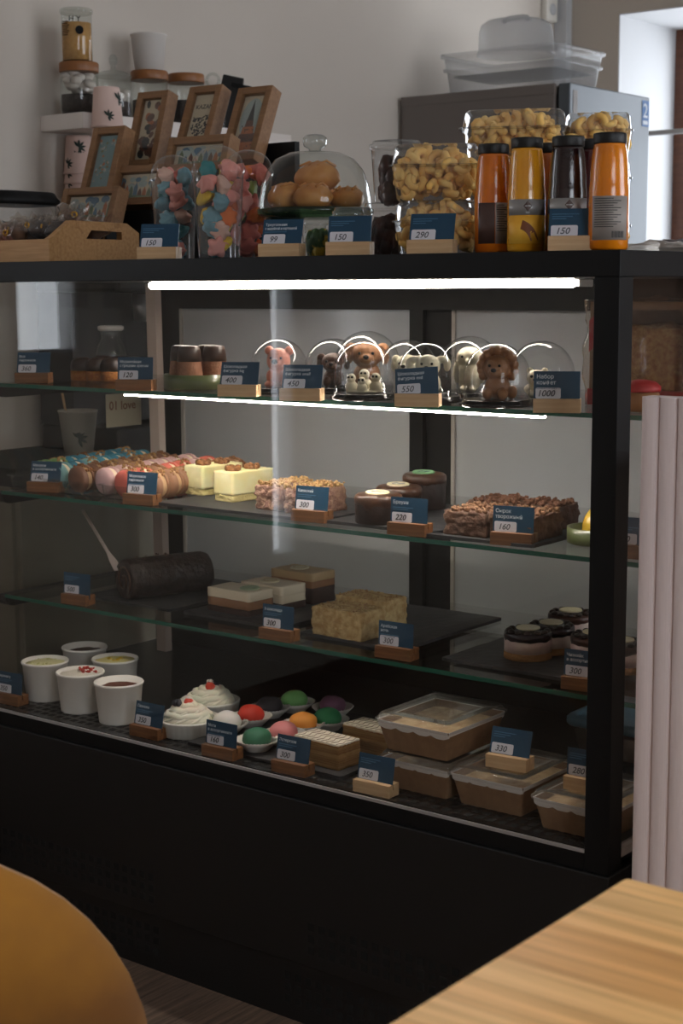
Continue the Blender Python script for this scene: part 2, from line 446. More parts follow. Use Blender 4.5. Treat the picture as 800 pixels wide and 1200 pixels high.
tag(MB().tube([(-1.74, 3.13, (-1.510, 3.130, 1.776)[2]), (-0.9, 3.13, (-1.510, 3.130, 1.776)[2]), (-0.3, 3.13, (-1.510, 3.130, 1.776)[2])], 0.009).build('wall_rail', m_reveal), 'white horizontal rail across the bright window recess', 'rail')

# ---------------------------------------------------------------- back counter, machine, shelf of jars
m_counter = mat('olive grey cabinet', (112, 106, 90), 0.6, col2=(104, 98, 84), nscale=2)
t = thing('back_cabinet', 'low olive grey cabinet seen through the left end of the case', 'cabinet', (XL+0.002, 0.30, 0))
MB().bx(0, 0.33, 0, 1.6, 0.06, 0.82).build('body', m_counter, t)
for k in range(3):
    d = MB().bx(0.33, 0.348, 0.01+k*0.53, 0.53+k*0.53, 0.08, 0.81).build('door', m_counter, t, bevel=0.002)
    MB().bx(0.348, 0.356, 0.46+k*0.53, 0.47+k*0.53, 0.6, 0.75).build('handle', m_steel, d)
MB().bx(0.0, 0.30, 0.02, 1.58, 0, 0.06).build('plinth', m_hole, t)
MB().bx(0, 0.36, -0.01, 1.61, 0.82, 0.86).build('counter_top', m_hole, t)
t = thing('coffee_machine', 'black coffee machine behind the left end of the case', 'machine', (XL+0.05, 0.64, 0.86))
MB().bx(0, 0.27, 0, 0.62, 0.0, 0.06).build('base', m_black, t, bevel=0.006)
MB().bx(0, 0.12, 0, 0.62, 0.06, 0.38).build('back', m_black, t)
MB().bx(0, 0.29, -0.01, 0.63, 0.38, 0.53).build('head', m_black, t, bevel=0.01)
for k in (0.17, 0.44): MB().lathe([(0.03, 0.31), (0.033, 0.375)], 20, X=TR((0.2, k, 0))).build('brew_group', m_chrome, t)
jx, jy, jz = -1.828, 0.71, 1.632
tag(MB().bx(XL+0.001, jx, jy, jy+0.78, jz, jz+0.038).build('wall_shelf', mat('white shelf', (222, 214, 208), 0.6), bevel=0.001), 'white wall shelf carrying the glass storage jars', 'shelf')
JZ = jz+0.038
m_cork = wood('bamboo lid', (150, 96, 50), (124, 76, 38), 0.45, scale=(1, 1, 8))
def jar(label, px, r, h, lid, fill, group=None):
    t = thing('storage_jar', label, 'jar', px, 0, 'glass jars on the wall shelf')
    MB().lathe([(r*0.95, 0), (r, 0.004), (r, h), (r*0.97, h+0.003)], 40, capt=False).build('glass', m_jar, t)
    z = 0.004
    for (hh, m, lump) in fill:
        if lump:
            mb = MB()
            for k in range(26):
                a = random.random()*6.28; q = r*0.68*math.sqrt(random.random())
                mb.ball((q*math.cos(a), q*math.sin(a), z+0.011+random.random()*max(hh-0.02, 0.001)), (0.016, 0.014, 0.011), 9, 6, X=None, nz=0.25, ns=60, seed=k)
            mb.build('contents', m, t)
        else: MB().lathe([(r*0.95, z), (r*0.95, z+hh)], 32).build('contents', m, t)
        z += hh
    if lid: MB().lathe([(r*1.02, h), (r*1.04, h+0.002), (r*1.04, h+0.02), (r*1.0, h+0.023)], 40).build('lid', m_cork, t)
    return t
m_dkbean = flat('coffee beans', (40, 30, 26), 0.6, bump=0.8, bscale=180)
m_shells = flat('white marshmallows', (206, 196, 188), 0.8)
m_sugar = flat('brown sugar', (196, 148, 84), 0.8, col2=(184, 134, 72), nscale=120)
p0 = (-1.885, 0.755, 1.670); p1 = (-1.885, 0.870, 1.670); p2 = (-1.885, 0.996, 1.670); p3 = (-1.885, 1.131, 1.670); p4 = (-1.885, 1.234, 1.670)
jar('glass jar of white marshmallows over dark beans, under the tall jar', p0, 0.046, 0.100, True, [(0.042, m_dkbean, 0), (0.062, m_shells, 1)])
t = jar('tall glass jar of brown sugar, top of the jar stack', (p0[0], p0[1]-0.004, JZ+0.123), 0.037, 0.118, False, [(0.088, m_sugar, 0)])
MB().lathe([(0.038, 0.114), (0.04, 0.116), (0.04, 0.123), (0.036, 0.126)], 36).build('lid', m_jar, t)
pr = MB()
for k in range(8): pr.bx(-0.018, -0.018+0.02*(0.75+0.25*((k*7) % 3)/2), -0.0383, -0.0378, 0.06+k*0.0045, 0.0618+k*0.0045)
pr.build('label_lines', m_hole, t, rot=(0, 0, 0.30))
pr = MB().lathe([(0.010, 0), (0.010, 0.0004)], 20, X=TR((0.0, -0.0378, 0.072), (PI/2, 0, 0))); pr.build('label_mark', m_hole, t, rot=(0, 0, 1.0))
text('lettering', 'H Y', 0.018, m_hole, t, (0.012, -0.0366, 0.093), (PI/2, 0, 0.98))
t = jar('round apothecary jar with a glass knob beside the tall stack', p1, 0.044, 0.100, False, [(0.035, m_dkbean, 0), (0.03, m_shells, 1)])
MB().lathe([(0.045, 0.100), (0.046, 0.104), (0.03, 0.113), (0.008, 0.117), (0.006, 0.127), (0.010, 0.135), (0.011, 0.145), (0.006, 0.155)], 32).build('lid', m_jar, t)
jar('jar with wooden lid carrying a white paper tub', p2, 0.046, 0.104, True, [(0.05, m_dkbean, 0)])
t = thing('paper_tub', 'plain white paper tub standing on a wooden jar lid', 'tub', (p2[0], p2[1], JZ+0.128), 0)
MB().lathe([(0.036, 0), (0.045, 0.085), (0.047, 0.086), (0.047, 0.09), (0.043, 0.089), (0.036, 0.01)], 40).build('body', m_paper, t)
jar('shorter jar of dark beans with wooden lid behind the postcard boxes', p3, 0.046, 0.110, True, [(0.06, m_dkbean, 0)])
t = jar('small jar with a round glass stopper beside the black scoop', p4, 0.034, 0.098, False, [(0.02, m_dkbean, 0)])
MB().lathe([(0.035, 0.098), (0.035, 0.106), (0.01, 0.110)], 28).build('lid', m_jar, t)
ring = MB(); ring.tube([(0.017*math.cos(a), 0, 0.128+0.017*math.sin(a)) for a in [2*PI*k/20 for k in range(21)]], 0.004); ring.build('stopper_ring', m_jar, t, rot=(0, 0, 0.6))
t = thing('coffee_bag', 'matt black folded bag at the end of the jar row', 'bag', (-1.885, 1.309, 1.670), 0.62)
MB().loft([[(-0.032, -0.02, 0), (0.03, -0.02, 0), (0.03, 0.02, 0), (-0.032, 0.02, 0)], [(-0.036, -0.018, 0.09), (0.028, -0.018, 0.09), (0.028, 0.018, 0.09), (-0.036, 0.018, 0.09)],
           [(-0.022, -0.004, 0.152), (0.034, -0.004, 0.14), (0.034, 0.004, 0.14), (-0.022, 0.004, 0.152)]], smooth=False).build('bag_body', m_black2, t, bevel=0.003)
MB().box((0.004, -0.012, 0.12), (0.055, 0.003, 0.012), X=TR((0, 0, 0), (0, 0.2, 0))).build('fold_clip', m_black, t)

# paper cups, upside down in two nested stacks on the coffee machine
m_pinkcup = flat('pale pink paper', (214, 186, 176), 0.7)
m_leaf = flat('dark leaf print', (34, 46, 40), 0.7)
def leaf_print(parent, r, z, ang, s=1.0):
    mb = MB()
    for k, a in enumerate((-1.2, -0.5, 0.15, 0.8, 1.5, 2.2)):
        L = 0.016*s
        pts = [(0, 0), (0.35, 0.16), (0.7, 0.13), (1, 0), (0.7, -0.13), (0.35, -0.16)]
        vs = []
        for x, y in pts:
            X2 = (x*math.cos(a)-y*math.sin(a))*L; Z2 = (x*math.sin(a)+y*math.cos(a))*L
            th = ang+X2/r; vs.append(((r+0.0008)*math.cos(th), (r+0.0008)*math.sin(th), z+Z2))
        mb.add(vs, [tuple(range(6))])
    return mb.build('leaf_print', m_leaf, parent)
def inverted_cup(loc, label, prints=True):
    t = thing('paper_cup', label, 'cup', loc, 0, 'nested paper cups on the coffee machine')
    MB().lathe([(0.038, 0.0), (0.040, 0.001), (0.040, 0.005), (0.038, 0.006), (0.031, 0.092), (0.029, 0.095), (0.027, 0.092)], 36, capb=False).build('wall', m_pinkcup, t)
    MB().lathe([(0.0275, 0.0925), (0.0275, 0.0935)], 30).build('bottom', m_paper, t)
    if prints: leaf_print(t, 0.0335, 0.065, -0.75, 1.2); leaf_print(t, 0.0365, 0.025, -1.6, 1.0)
    return t
cA = (-1.942, 0.800, 1.390); cB = (-1.775, 0.740, 1.390)
first = inverted_cup((cA[0], cA[1], 1.39), 'lowest pink paper cup of the stack under the shelf end')
names = ['second from the bottom', 'third from the bottom', 'fourth from the bottom', 'third from the top', 'second from the top', 'topmost cup']
for k in range(1, 7):
    dup(first, (cA[0], cA[1], 1.39+0.0235*k), 0.0, 'pink leaf-print paper cup, '+names[k-1]+', stack under the shelf end')
for k in range(9):
    dup(first, (cB[0], cB[1], 1.39+0.030*k), 0.9, 'pale pink paper cup, %s from the bottom of the taller stack' % ORD[k])

# ---------------------------------------------------------------- the display case
CW, CD = 1.56, 0.69
pw = 0.04
case = thing('display_case', 'black framed refrigerated glass display case full of pastries', 'display case', (0, 0, 0))
def cpart(mb, name, m, bevel=0.0, parent=None): return mb.build(name, m, parent or case, bevel)
b = MB(); b.bx(-CW, 0, 0, CD, T-0.037, T)
cpart(b, 'top_panel', m_black, 0.0015)
for x in (-CW, -pw):
    for y in (0, CD-pw):
        cpart(MB().bx(x, x+pw, y, y+pw, 0.40, T-0.037), 'post', m_black, 0.0012)
cpart(MB().bx(-CW+pw, -pw, 0.0, pw*0.4, 0.40, D-0.004), 'bottom_rail', m_black, 0.001)
cpart(MB().bx(-CW+pw, -pw, -0.0012, 0.0035, D-0.003, D+0.0018), 'front_trim', m_chrome)
cpart(MB().bx(-0.012, 0.0008, pw, CD-pw, D-0.012, D+0.002), 'side_trim', m_steel)
cpart(MB().bx(-CW+pw, -pw, 0.006, 0.010, D+0.0026, T-0.037), 'front_glass', m_glass)
cpart(MB().bx(-0.010, -0.006, pw, CD-pw, D+0.003, T-0.037), 'side_glass', m_glass)
cpart(MB().bx(-CW+0.006, -CW+0.010, pw, CD-pw, D+0.003, T-0.037), 'side_glass', m_glass)
# base cabinet, plinth, deck with its perforated strip
cpart(MB().bx(-CW-0.004, 0.004, -0.006, CD, 0.11, 0.40), 'base_panel', m_black2, 0.002)
cpart(MB().bx(-CW+0.002, -0.002, 0.004, CD-0.02, 0.0, 0.108), 'plinth', m_black2)
dk = MB().bx(-CW+0.011, -0.012, 0.012, CD-0.02, 0.401, D)
cpart(dk, 'deck', m_deck)
gr = MB()
for i in range(70):
    for j in range(4):
        x = -CW+0.05+i*0.021; y = 0.026+j*0.022
        gr.bx(x, x+0.013, y, y+0.013, D-0.0005, D+0.0004)
g = cpart(gr, 'air_grille', m_hole)
for x0, n, z0, rows in ((-1.50, 26, 0.135, 3), (-0.56, 26, 0.135, 3), (-1.5, 26, 0.03, 3), (-0.62, 26, 0.03, 3)):
    v = MB(); yy = -0.0065 if z0 > 0.1 else 0.0035
    for i in range(n):
        for j in range(rows):
            v.bx(x0+i*0.0225, x0+i*0.0225+0.013, yy, yy+0.003, z0+j*0.021, z0+j*0.021+0.013)
    cpart(v, 'vent_grille', m_hole)
# rear: black frame, riser, two milky sliding panes with light jamb strips
yr = 0.645
cpart(MB().bx(-CW+pw, -pw, yr-0.02, yr+0.03, 1.205, T-0.037), 'rear_header', m_black)
cpart(MB().bx(-CW+pw, -pw, yr-0.012, yr+0.03, D, 0.562), 'rear_riser', m_deck)
for x0, x1, yo in ((-CW+pw, -0.785, 0.0), (-0.785, -pw, 0.012)):
    d = cpart(MB().bx(x0+0.062, x1-0.03, yr+yo+0.004, yr+yo+0.010, 0.56, 1.21), 'rear_door', m_door)
    fr = MB(); fr.bx(x0, x0+0.062, yr+yo, yr+yo+0.02, 0.56, 1.21); fr.bx(x1-0.033, x1, yr+yo, yr+yo+0.02, 0.56, 1.21)
    fr.build('door_frame', m_black, d)
    MB().bx(x0+0.062, x0+0.070, yr+yo-0.001, yr+yo+0.02, 0.56, 1.21).build('jamb_strip', m_steel, d)
sp = MB(); p = [(-1.462, 0.555), (-1.434, 0.555), (-1.434, 0.575), (-1.462, 0.575)]
sp.loft([[(x, y, D) for x, y in p], [(x-0.012, y, 1.26) for x, y in p]], smooth=False)
cpart(sp, 'cable_cover', mat('pale plastic cover', (196, 178, 166), 0.6))
# LED bars
lb = MB().bx(-1.225, -0.255, 0.338, 0.385, 1.249, 1.262)
hs = cpart(lb, 'lamp_housing', m_steel, 0.002)
lt = MB(); lt.tube([(-1.232, 0.33, 1.2555), (-0.262, 0.33, 1.2555)], 0.0072, 12); lt.build('lamp_tube', m_led, hs)
# shelves
sx0, sx1, sy0, sy1 = -1.50, -0.03, 0.15, 0.632
for z, led in ((S1, True), (S2, False), (S3, False)):
    s = cpart(MB().bx(sx0, sx1, sy0+0.0012, sy1, z-0.008, z-0.0005), 'glass_shelf', m_shelf)
    MB().bx(sx0, sx1, sy0, sy0+0.0011, z-0.008, z-0.0005).build('shelf_edge', m_edge, s)
    if led:
        MB().bx((-1.132, 0.150, 1.050)[0], (-0.210, 0.150, 1.050)[0], sy0+0.0005, sy0+0.011, z-0.0125, z-0.0092).build('light_strip', m_led2, s)
        MB().bx((-1.132, 0.150, 1.050)[0], (-0.210, 0.150, 1.050)[0], sy0+0.0007, sy0+0.0115, z-0.0091, z-0.0081).bx((-1.132, 0.150, 1.050)[0], (-0.210, 0.150, 1.050)[0], sy0+0.0113, sy0+0.0125, z-0.0125, z-0.0081).build('strip_light_stop', m_steel, s)  # opaque cover added to stop strip light rising through the shelf
    for x in (sx0-0.046, sx1-0.012):
        k = MB(); pts = [(sy0+0.015+0.022*(1-math.cos(a)), -0.008-0.024*math.sin(a)) for a in [PI/2*i/8 for i in range(9)]]+[(sy1, -0.032), (sy1, -0.008)]
        k.prism(pts, 0.028 if x < -1 else 0.016, X=Matrix(((0, 0, 1, x if x < -1 else x+0.006), (1, 0, 0, 0), (0, 1, 0, z-0.0005), (0, 0, 0, 1))))
        k.build('bracket', m_black, s)

# ---------------------------------------------------------------- price cards
def price_tag(loc, th, label, head, price, light=False, lean=0.3, small=2, bold=False, w=0.072, cw=0.070, ch=0.050, hs=0.0072, slant=0.0):
    t = thing('price_tag', label, 'price tag', loc, th, 'navy price cards on wooden blocks')
    bm = m_lightwood if light else m_darkwood
    MB().bx(-w/2, w/2, 0, 0.0115, 0, 0.021).bx(-w/2, w/2, 0.0115, 0.0145, 0, 0.012).bx(-w/2, w/2, 0.0145, 0.030, 0, 0.021).build('block', bm, t, bevel=0.0008)
    c = MB().bx(-cw/2, cw/2, -0.0006, 0.0006, 0, ch).build('card', m_navy, t, loc=(-0.001, 0.0125, 0.0125), rot=(-lean, slant, 0))
    y = -0.0009; left = -cw/2+0.004; z0 = ch-0.011
    n = 0
    for ln in head:
        text('heading', ln, hs, m_print, c, (left, y, z0-n*hs*1.05), wide=min(1.0, (cw-0.008)/max(1e-3, 0.60*hs*len(ln)))); n += 1
    zl = z0-n*hs*1.05+0.002
    if small:
        fp = MB()
        for k in range(small):
            fp.bx(left, left+cw*(0.55-0.13*k), y-0.0002, y+0.0003, zl-k*0.0034, zl-k*0.0034+0.0013)
        fp.build('small_print', m_fine, c)
    sk = MB(); sk.prism(rrect(0.038, 0.0165, 0.0025, 3), 0.0006, X=TR((left+0.018, y+0.0004, 0.0165), (PI/2, 0, 0)))
    sk.build('price_sticker', m_sticker, c)
    text('price_writing', price, 0.0135, m_ink if bold else m_pencil, c, (left+0.018-0.0045*len(price)*0.95, y-0.0005, 0.0118), shear=0.25, wide=1.0)
    return t
Y0 = 0.012
price_tag((-0.902, 0.012, 1.300), 0.42, 'navy card priced 150 in front of the wooden crate end', [], '150', True, 0.28, 3)
price_tag((-0.626, 0.012, 1.300), 0.30, 'navy card priced 99 under the bun dome', ['Треугольник', 'с индейкой и картошкой'], '99', True, 0.30, 1, hs=0.0062)
price_tag((-0.484, 0.012, 1.300), 0.40, 'navy card priced 150 in front of the small clear tub', [], '150', True, 0.22, 3)
price_tag((-0.328, 0.012, 1.300), 0.34, 'navy card priced 290 in front of the corn puff boxes', [], '290', True, 0.30, 3)
price_tag((-0.081, 0.012, 1.300), 0.46, 'navy card priced 150 in front of the juice bottles', [], '150', True, 0.34, 3)
price_tag((-1.430, 0.180, 1.060), 0.50, 'navy card priced 360 farthest left on the dome shelf', ['Вся', 'пирожное'], '360', False, 0.22, 0)
price_tag((-1.081, 0.125, 1.060), 0.42, 'navy card priced 120 beside the anthill cakes', ['Муравейник', 'с грецким орехом'], '120', False, 0.10, 0, bold=True)
price_tag((-0.810, 0.112, 1.060), 0.42, 'navy card priced 400 beside the green dish of cone cakes', ['Шоколадная', 'фигурка big'], '400', True, 0.34, 0)
price_tag((-0.651, 0.093, 1.060), 0.40, 'navy card priced 450 in front of the pink bear dome', ['Шоколадная', 'фигурка small'], '450', True, 0.34, 0)
price_tag((-0.410, 0.095, 1.060), 0.44, 'navy card priced 550 in front of the dog domes', ['Шоколадная', 'фигурка mid'], '550', True, 0.20, 0, slant=-0.07)
price_tag((-0.165, 0.117, 1.060), 0.50, 'navy card priced 1000 by the gift box', ['Набор', 'конфет'], '1000', True, 0.12, 1, hs=0.0086)
price_tag((-1.405, 0.177, 0.838), 0.32, 'navy card priced 140 in front of the green macarons', ['Макарон', 'в ассортименте'], '140', False, 0.24, 1)
price_tag((-1.108, 0.156, 0.838), 0.16, 'navy card priced 300 in front of the crumb covered macarons', ['Морковное', 'пирожное'], '300', False, 0.16, 2, bold=True)
price_tag((-0.704, 0.176, 0.838), 0.08, 'navy card priced 300 in front of the nut crusted bars', ['Киевский'], '300', False, 0.14, 2)
price_tag((-0.473, 0.153, 0.838), 0.12, 'navy card priced 220 in front of the round brownies', ['Брауни'], '220', False, 0.06, 2, bold=True, hs=0.0085)
price_tag((-0.276, 0.167, 0.838), 0.18, 'navy card priced 160 in front of the crumbly curd slabs', ['Сырок', 'творожный'], '160', False, 0.06, 0, hs=0.0085)
price_tag((-0.064, 0.170, 0.838), 0.1, 'navy card by the corner post beside the yellow dome dessert', ['Манго'], '350', False, 0.05, 2)
price_tag((-1.297, 0.155, 0.620), 0.10, 'navy card priced 500 in front of the chocolate roll', [], '500', False, 0.06, 3, w=0.066)
price_tag((-0.762, 0.150, 0.620), 0.05, 'navy card priced 300 in front of the three-layer cakes', ['3 шоколада'], '300', False, 0.05, 2, bold=True)
price_tag((-0.506, 0.160, 0.620), 0.06, 'navy card priced 300 in front of the pale nut loaves', ['Арабская', 'ночь'], '300', False, 0.05, 2)
price_tag((-0.141, 0.165, 0.620), 0.12, 'navy card priced 300 in front of the small cheesecakes', ['Чизкейк', 'в ассортименте'], '300', False, 0.04, 0)
price_tag((-1.366, 0.030, 0.430), 0.05, 'navy card at the far left end of the case floor', ['Тирамису'], '350', False, 0.06, 2)
price_tag((-0.976, 0.027, 0.430), 0.02, 'navy card priced 350 in front of the pavlovas', ['Павлова'], '350', False, 0.20, 2, bold=True)
price_tag((-0.781, 0.014, 0.430), 0.04, 'navy card priced 160 in front of the mochi', ['Моти', 'в ассортименте'], '160', False, 0.08, 2, bold=True)
price_tag((-0.622, 0.018, 0.430), 0.04, 'navy card priced 300 in front of the iced slices', ['Эстерхази'], '300', False, 0.18, 2)
price_tag((-0.444, 0.016, 0.430), 0.04, 'navy card priced 350 in front of the stacked kraft boxes', [], '350', True, 0.18, 3)

# ---------------------------------------------------------------- top of the case
# wooden crate of wrapped sweets
cx, cy = -1.213, 0.045
t = thing('wooden_crate', 'pine crate with slotted handle end holding wrapped sweets', 'crate', (cx, cy, T))
CRW, CRL = 0.235, 0.21
KH = 0.74
MB().bx(-CRL, -0.014, 0, 0.012, 0, 0.042).build('side_board', m_cratewood, t, bevel=0.001)
MB().bx(-CRL, -0.014, CRW-0.012, CRW, 0, 0.042).build('side_board', m_cratewood, t, bevel=0.001)
MB().bx(-CRL, -0.014, 0.012, CRW-0.012, 0, 0.006).build('bottom_board', m_cratewood, t)
def end_board():
    """outer outline with a slot through it"""
    out = [(0, 0), (CRW, 0), (CRW, 0.058), (CRW*0.86, 0.076), (CRW*0.24, 0.078), (0.012, 0.048), (0, 0.042)]
    inn = [(CRW*0.40, 0.044), (CRW*0.80, 0.044), (CRW*0.80, 0.059), (CRW*0.46, 0.061)]
    bm = bmesh.new(); es = []
    for loop in (out, inn):
        vs = [bm.verts.new((0, y, z)) for y, z in loop]
        for i in range(len(vs)): es.append(bm.edges.new((vs[i], vs[(i+1) % len(vs)])))
    bmesh.ops.triangle_fill(bm, edges=es, use_beauty=True, use_dissolve=False)
    ext = bmesh.ops.extrude_face_region(bm, geom=bm.faces[:])
    bmesh.ops.translate(bm, vec=(-0.014, 0, 0), verts=[v for v in ext['geom'] if isinstance(v, bmesh.types.BMVert)])
    bmesh.ops.recalc_face_normals(bm, faces=bm.faces[:])
    me = bpy.data.meshes.new('end_board'); bm.to_mesh(me); bm.free(); me.materials.append(m_cratewood)
    return me
for x in (0.0, -CRL):
    o = bpy.data.objects.new('end_board', end_board()); C.objects.link(o); o.parent = t; o.location = (x, 0, 0)
# wrapped sweets
def sweet(loc, rz, m, label, seed):
    t = thing('wrapped_sweet', label, 'sweet', loc, rz, 'wrapped sweets in the crate')
    MB().ball((0, 0, 0.022), (0.024, 0.019, 0.017), 14, 10, nz=0.35, ns=40, seed=seed).build('sweet', m, t)
    w = MB(); w.ball((0, 0, 0.024), (0.031, 0.025, 0.024), 12, 8, nz=0.8, ns=50, seed=seed+9)
    for sx in (-1, 1):
        rings = []
        for k, (x, r) in enumerate(((0.024, 0.008), (0.03, 0.004), (0.042, 0.013), (0.052, 0.02))):
            rings.append([(sx*x, r*math.cos(a)*(1+0.35*(i % 2)), 0.026+k*0.003+r*math.sin(a)*(0.6+0.4*(i % 2))) for i, a in enumerate([2*PI*j/12 for j in range(12)])])
        w.loft(rings, smooth=False, capb=False, capt=False)
    w.build('cellophane_wrap', m_cello, t)
    tb = MB()
    for sx in (-1, 1): tb.tube([(sx*0.03, 0.005*math.cos(a), 0.029+0.005*math.sin(a)) for a in [2*PI*k/8 for k in range(9)]], 0.0018, 5)
    tb.build('gold_tie', m_gold, t)
    return t
m_swdark = flat('dark sweet', (44, 30, 26), 0.4); m_swpink = flat('pink sweet', (168, 104, 96), 0.6); m_swbr = flat('brown sweet', (104, 72, 50), 0.6)
k = 0
for (dx, dy, dz, m, lab) in ((-0.05, 0.06, 0.042, m_swdark, 'dark chocolate sweet in cellophane nearest the crate handle end'), (-0.115, 0.05, 0.045, m_swdark, 'dark sweet in cellophane, second from the handle end'),
                         (-0.08, 0.11, 0.066, m_swbr, 'brown sweet in cellophane heaped highest in the crate'), (-0.175, 0.045, 0.038, m_swbr, 'brown sweet in cellophane in the middle of the crate front'),
                         (-0.225, 0.05, 0.032, m_swpink, 'pink sweet in cellophane at the crate front'), (-0.275, 0.06, 0.036, m_swpink, 'pink sweet in cellophane at the far end of the crate'),
                         (-0.15, 0.12, 0.05, m_swdark, 'dark sweet in cellophane behind the gold tied ones'), (-0.22, 0.13, 0.045, m_swdark, 'dark sweet in cellophane deep at the crate back'),
                         (-0.05, 0.16, 0.045, m_swbr, 'brown sweet in cellophane at the crate back corner')):
    sweet((cx+dx*0.62-0.012, cy+dy, T+dz-0.004), 0.5+k*1.1, m, lab, k); k += 1
# inside floor of sweets under the visible ones
bm_ = MB()
for q in range(40): bm_.ball((-0.035-random.random()*0.15, 0.03+random.random()*0.17, 0.018+random.random()*0.008), (0.020, 0.016, 0.010), 8, 6, nz=0.3, ns=50, seed=q)
o = bm_.build('sweets_filling', m_swbr, None, loc=(cx, cy, T)); tag(o, 'layer of small sweets filling the bottom of the crate', 'sweets', kind='stuff')
# black lidded tub
t = thing('food_tub', 'clear tub with a black lid behind the crate of sweets', 'tub', (-1.493, 0.20, T), 0.0)
MB().rloft([(0, 0.115, 0.14, 0.03), (0.12, 0.13, 0.16, 0.035)], capt=False).build('tub', m_plastic, t)
MB().rloft([(0.118, 0.136, 0.168, 0.036), (0.128, 0.140, 0.172, 0.036), (0.134, 0.132, 0.162, 0.034), (0.142, 0.126, 0.156, 0.034), (0.145, 0.116, 0.144, 0.03)]).build('lid', m_black, t)
MB().bx(0.02, 0.04, -0.09, -0.083, 0.095, 0.135).build('clip', flat('pale clip', (150, 176, 186)), t)
cm = MB()
for q in range(24): cm.ball((random.uniform(-.035, .035), random.uniform(-.045, .045), 0.02+random.random()*0.05), 0.018, 9, 6, nz=0.3, ns=50, seed=q)
cm.build('contents', m_swbr, t)

# postcard chocolate boxes on a tiered black stand
m_cardcream = flat('cream picture', (206, 190, 158), 0.6); m_blueart = flat('blue wash', (74, 112, 136), 0.6); m_greenart = flat('green wash', (86, 108, 74), 0.6)
m_orart = flat('orange print', (176, 96, 44), 0.6); m_brart = flat('brown print', (92, 50, 30), 0.6); m_sky = flat('sky wash', (164, 178, 172), 0.6); m_floralbg = flat('teal floral ground', (104, 138, 140), 0.6)
rnd = random.Random(3)
def poly_disc(mb, x, z, r, y, n=9, mi=0, sx=1.0, sz=1.0, rot=0.0):
    vs = []
    for i in range(n):
        a = 2*PI*i/n; u = r*sx*math.cos(a); v = r*sz*math.sin(a)
        vs.append((x+u*math.cos(rot)-v*math.sin(rot), y, z+u*math.sin(rot)+v*math.cos(rot)))
    mb.add(vs, [tuple(range(n))], mi)
def postcard_box(loc, rz, lean, w, h, art, label, bw=0.016, d=0.034):
    t = thing('postcard_box', label, 'gift box', loc, rz, 'wooden framed postcard boxes')
    t.rotation_euler = (-lean, 0, rz)
    fr = MB(); fr.bx(-w/2, -w/2+bw, 0, d, 0, h); fr.bx(w/2-bw, w/2, 0, d, 0, h); fr.bx(-w/2+bw, w/2-bw, 0, d, 0, bw); fr.bx(-w/2+bw, w/2-bw, 0, d, h-bw, h)
    fr.build('frame', m_framewood, t, bevel=0.0012)
    iw, ih = w-2*bw, h-2*bw; yb = 0.012
    ins = MB().bx(-w/2+bw, w/2-bw, yb, d-0.002, bw, h-bw)
    pc = ins.build('picture', m_floralbg if art == 'floral' else m_cardcream, t)
    y = yb-0.0004; mb = MB(); mats = [m_brart, m_orart, m_blueart, m_greenart, m_sky, m_black2]
    if art == 'sweets':
        for k in range(26):
            x, z = rnd.uniform(-iw/2+.006, iw/2-.006), bw+rnd.uniform(.008, ih-.008)
            poly_disc(mb, x, z, rnd.uniform(.006, .013), y-0.00002*k, 8, rnd.choice([0, 0, 1, 5, 5]), 1, rnd.uniform(.5, 1), rnd.random()*3)
    elif art == 'heart':
        for k in range(150):
            u, v = rnd.uniform(-1.2, 1.2), rnd.uniform(-1.1, 1.25)
            if (u*u+v*v-1)**3-u*u*v**3 < 0: poly_disc(mb, u*iw*0.40, bw+ih*0.33+v*iw*0.42, .0026, y-0.00001*(k % 20), 6, 5, 1.3, .7, rnd.random()*3)
        text('lettering', 'KAZAN', 0.014, m_black2, pc, (-iw*0.40, y-0.0003, bw+ih*0.72), wide=min(1, iw*0.8/0.045))
    elif art == 'tower':
        poly_disc(mb, 0, bw+ih*0.62, iw*0.46, y, 16, 4, 1, 1.7)
        for (x0, x1, z0, z1, mi) in ((-.47, .47, .02, .22, 1), (-.38, .38, .22, .36, 0), (-.28, .28, .36, .48, 1), (-.18, .18, .48, .60, 0)):
            mb.add([(iw*x0, y-.0004, bw+ih*z0), (iw*x1, y-.0004, bw+ih*z0), (iw*x1*.86, y-.0004, bw+ih*z1), (iw*x0*.86, y-.0004, bw+ih*z1)], [(0, 1, 2, 3)], mi)
        mb.add([(-iw*.14, y-.0005, bw+ih*.58), (iw*.14, y-.0005, bw+ih*.58), (0, y-.0005, bw+ih*.94)], [(0, 1, 2)], 5)
        for k in range(24): poly_disc(mb, rnd.uniform(-.32, .32)*iw, bw+rnd.uniform(.03, .5)*ih, .002, y-.0007, 5, rnd.choice([0, 5]))
    elif art == 'floral':
        for k in range(46):
            x, z = rnd.uniform(-iw/2+.004, iw/2-.004), bw+rnd.uniform(.004, ih-.004)
            poly_disc(mb, x, z, rnd.uniform(.002, .0045), y-0.00001*k, 7, rnd.choice([4, 4, 3, 1]), 1, .8, rnd.random()*3)
            poly_disc(mb, x, z, .0012, y-0.0006, 5, 1)
    else:
        for k in range(16):
            poly_disc(mb, rnd.uniform(-.42, .42)*iw, bw+rnd.uniform(.35, .85)*ih, rnd.uniform(.006, .012), y-.00002*k, 10, rnd.choice([2, 4, 4]), 1.2, .8)
        for k in range(9):
            x = (-.42+.1*k)*iw; hh = rnd.uniform(.2, .62)*ih
            mb.add([(x, y-.0005, bw+.002), (x+iw*.1, y-.0005, bw+.002), (x+iw*.09, y-.0005, bw+hh), (x+iw*.045, y-.0005, bw+hh+.01), (x+.001, y-.0005, bw+hh)], [(0, 1, 2, 3, 4)], [3, 2, 0, 1][(k+(art == 'town2')) % 4])
        poly_disc(mb, 0, bw+ih*.06, iw*.48, y-.0006, 12, 3, 1, .1)
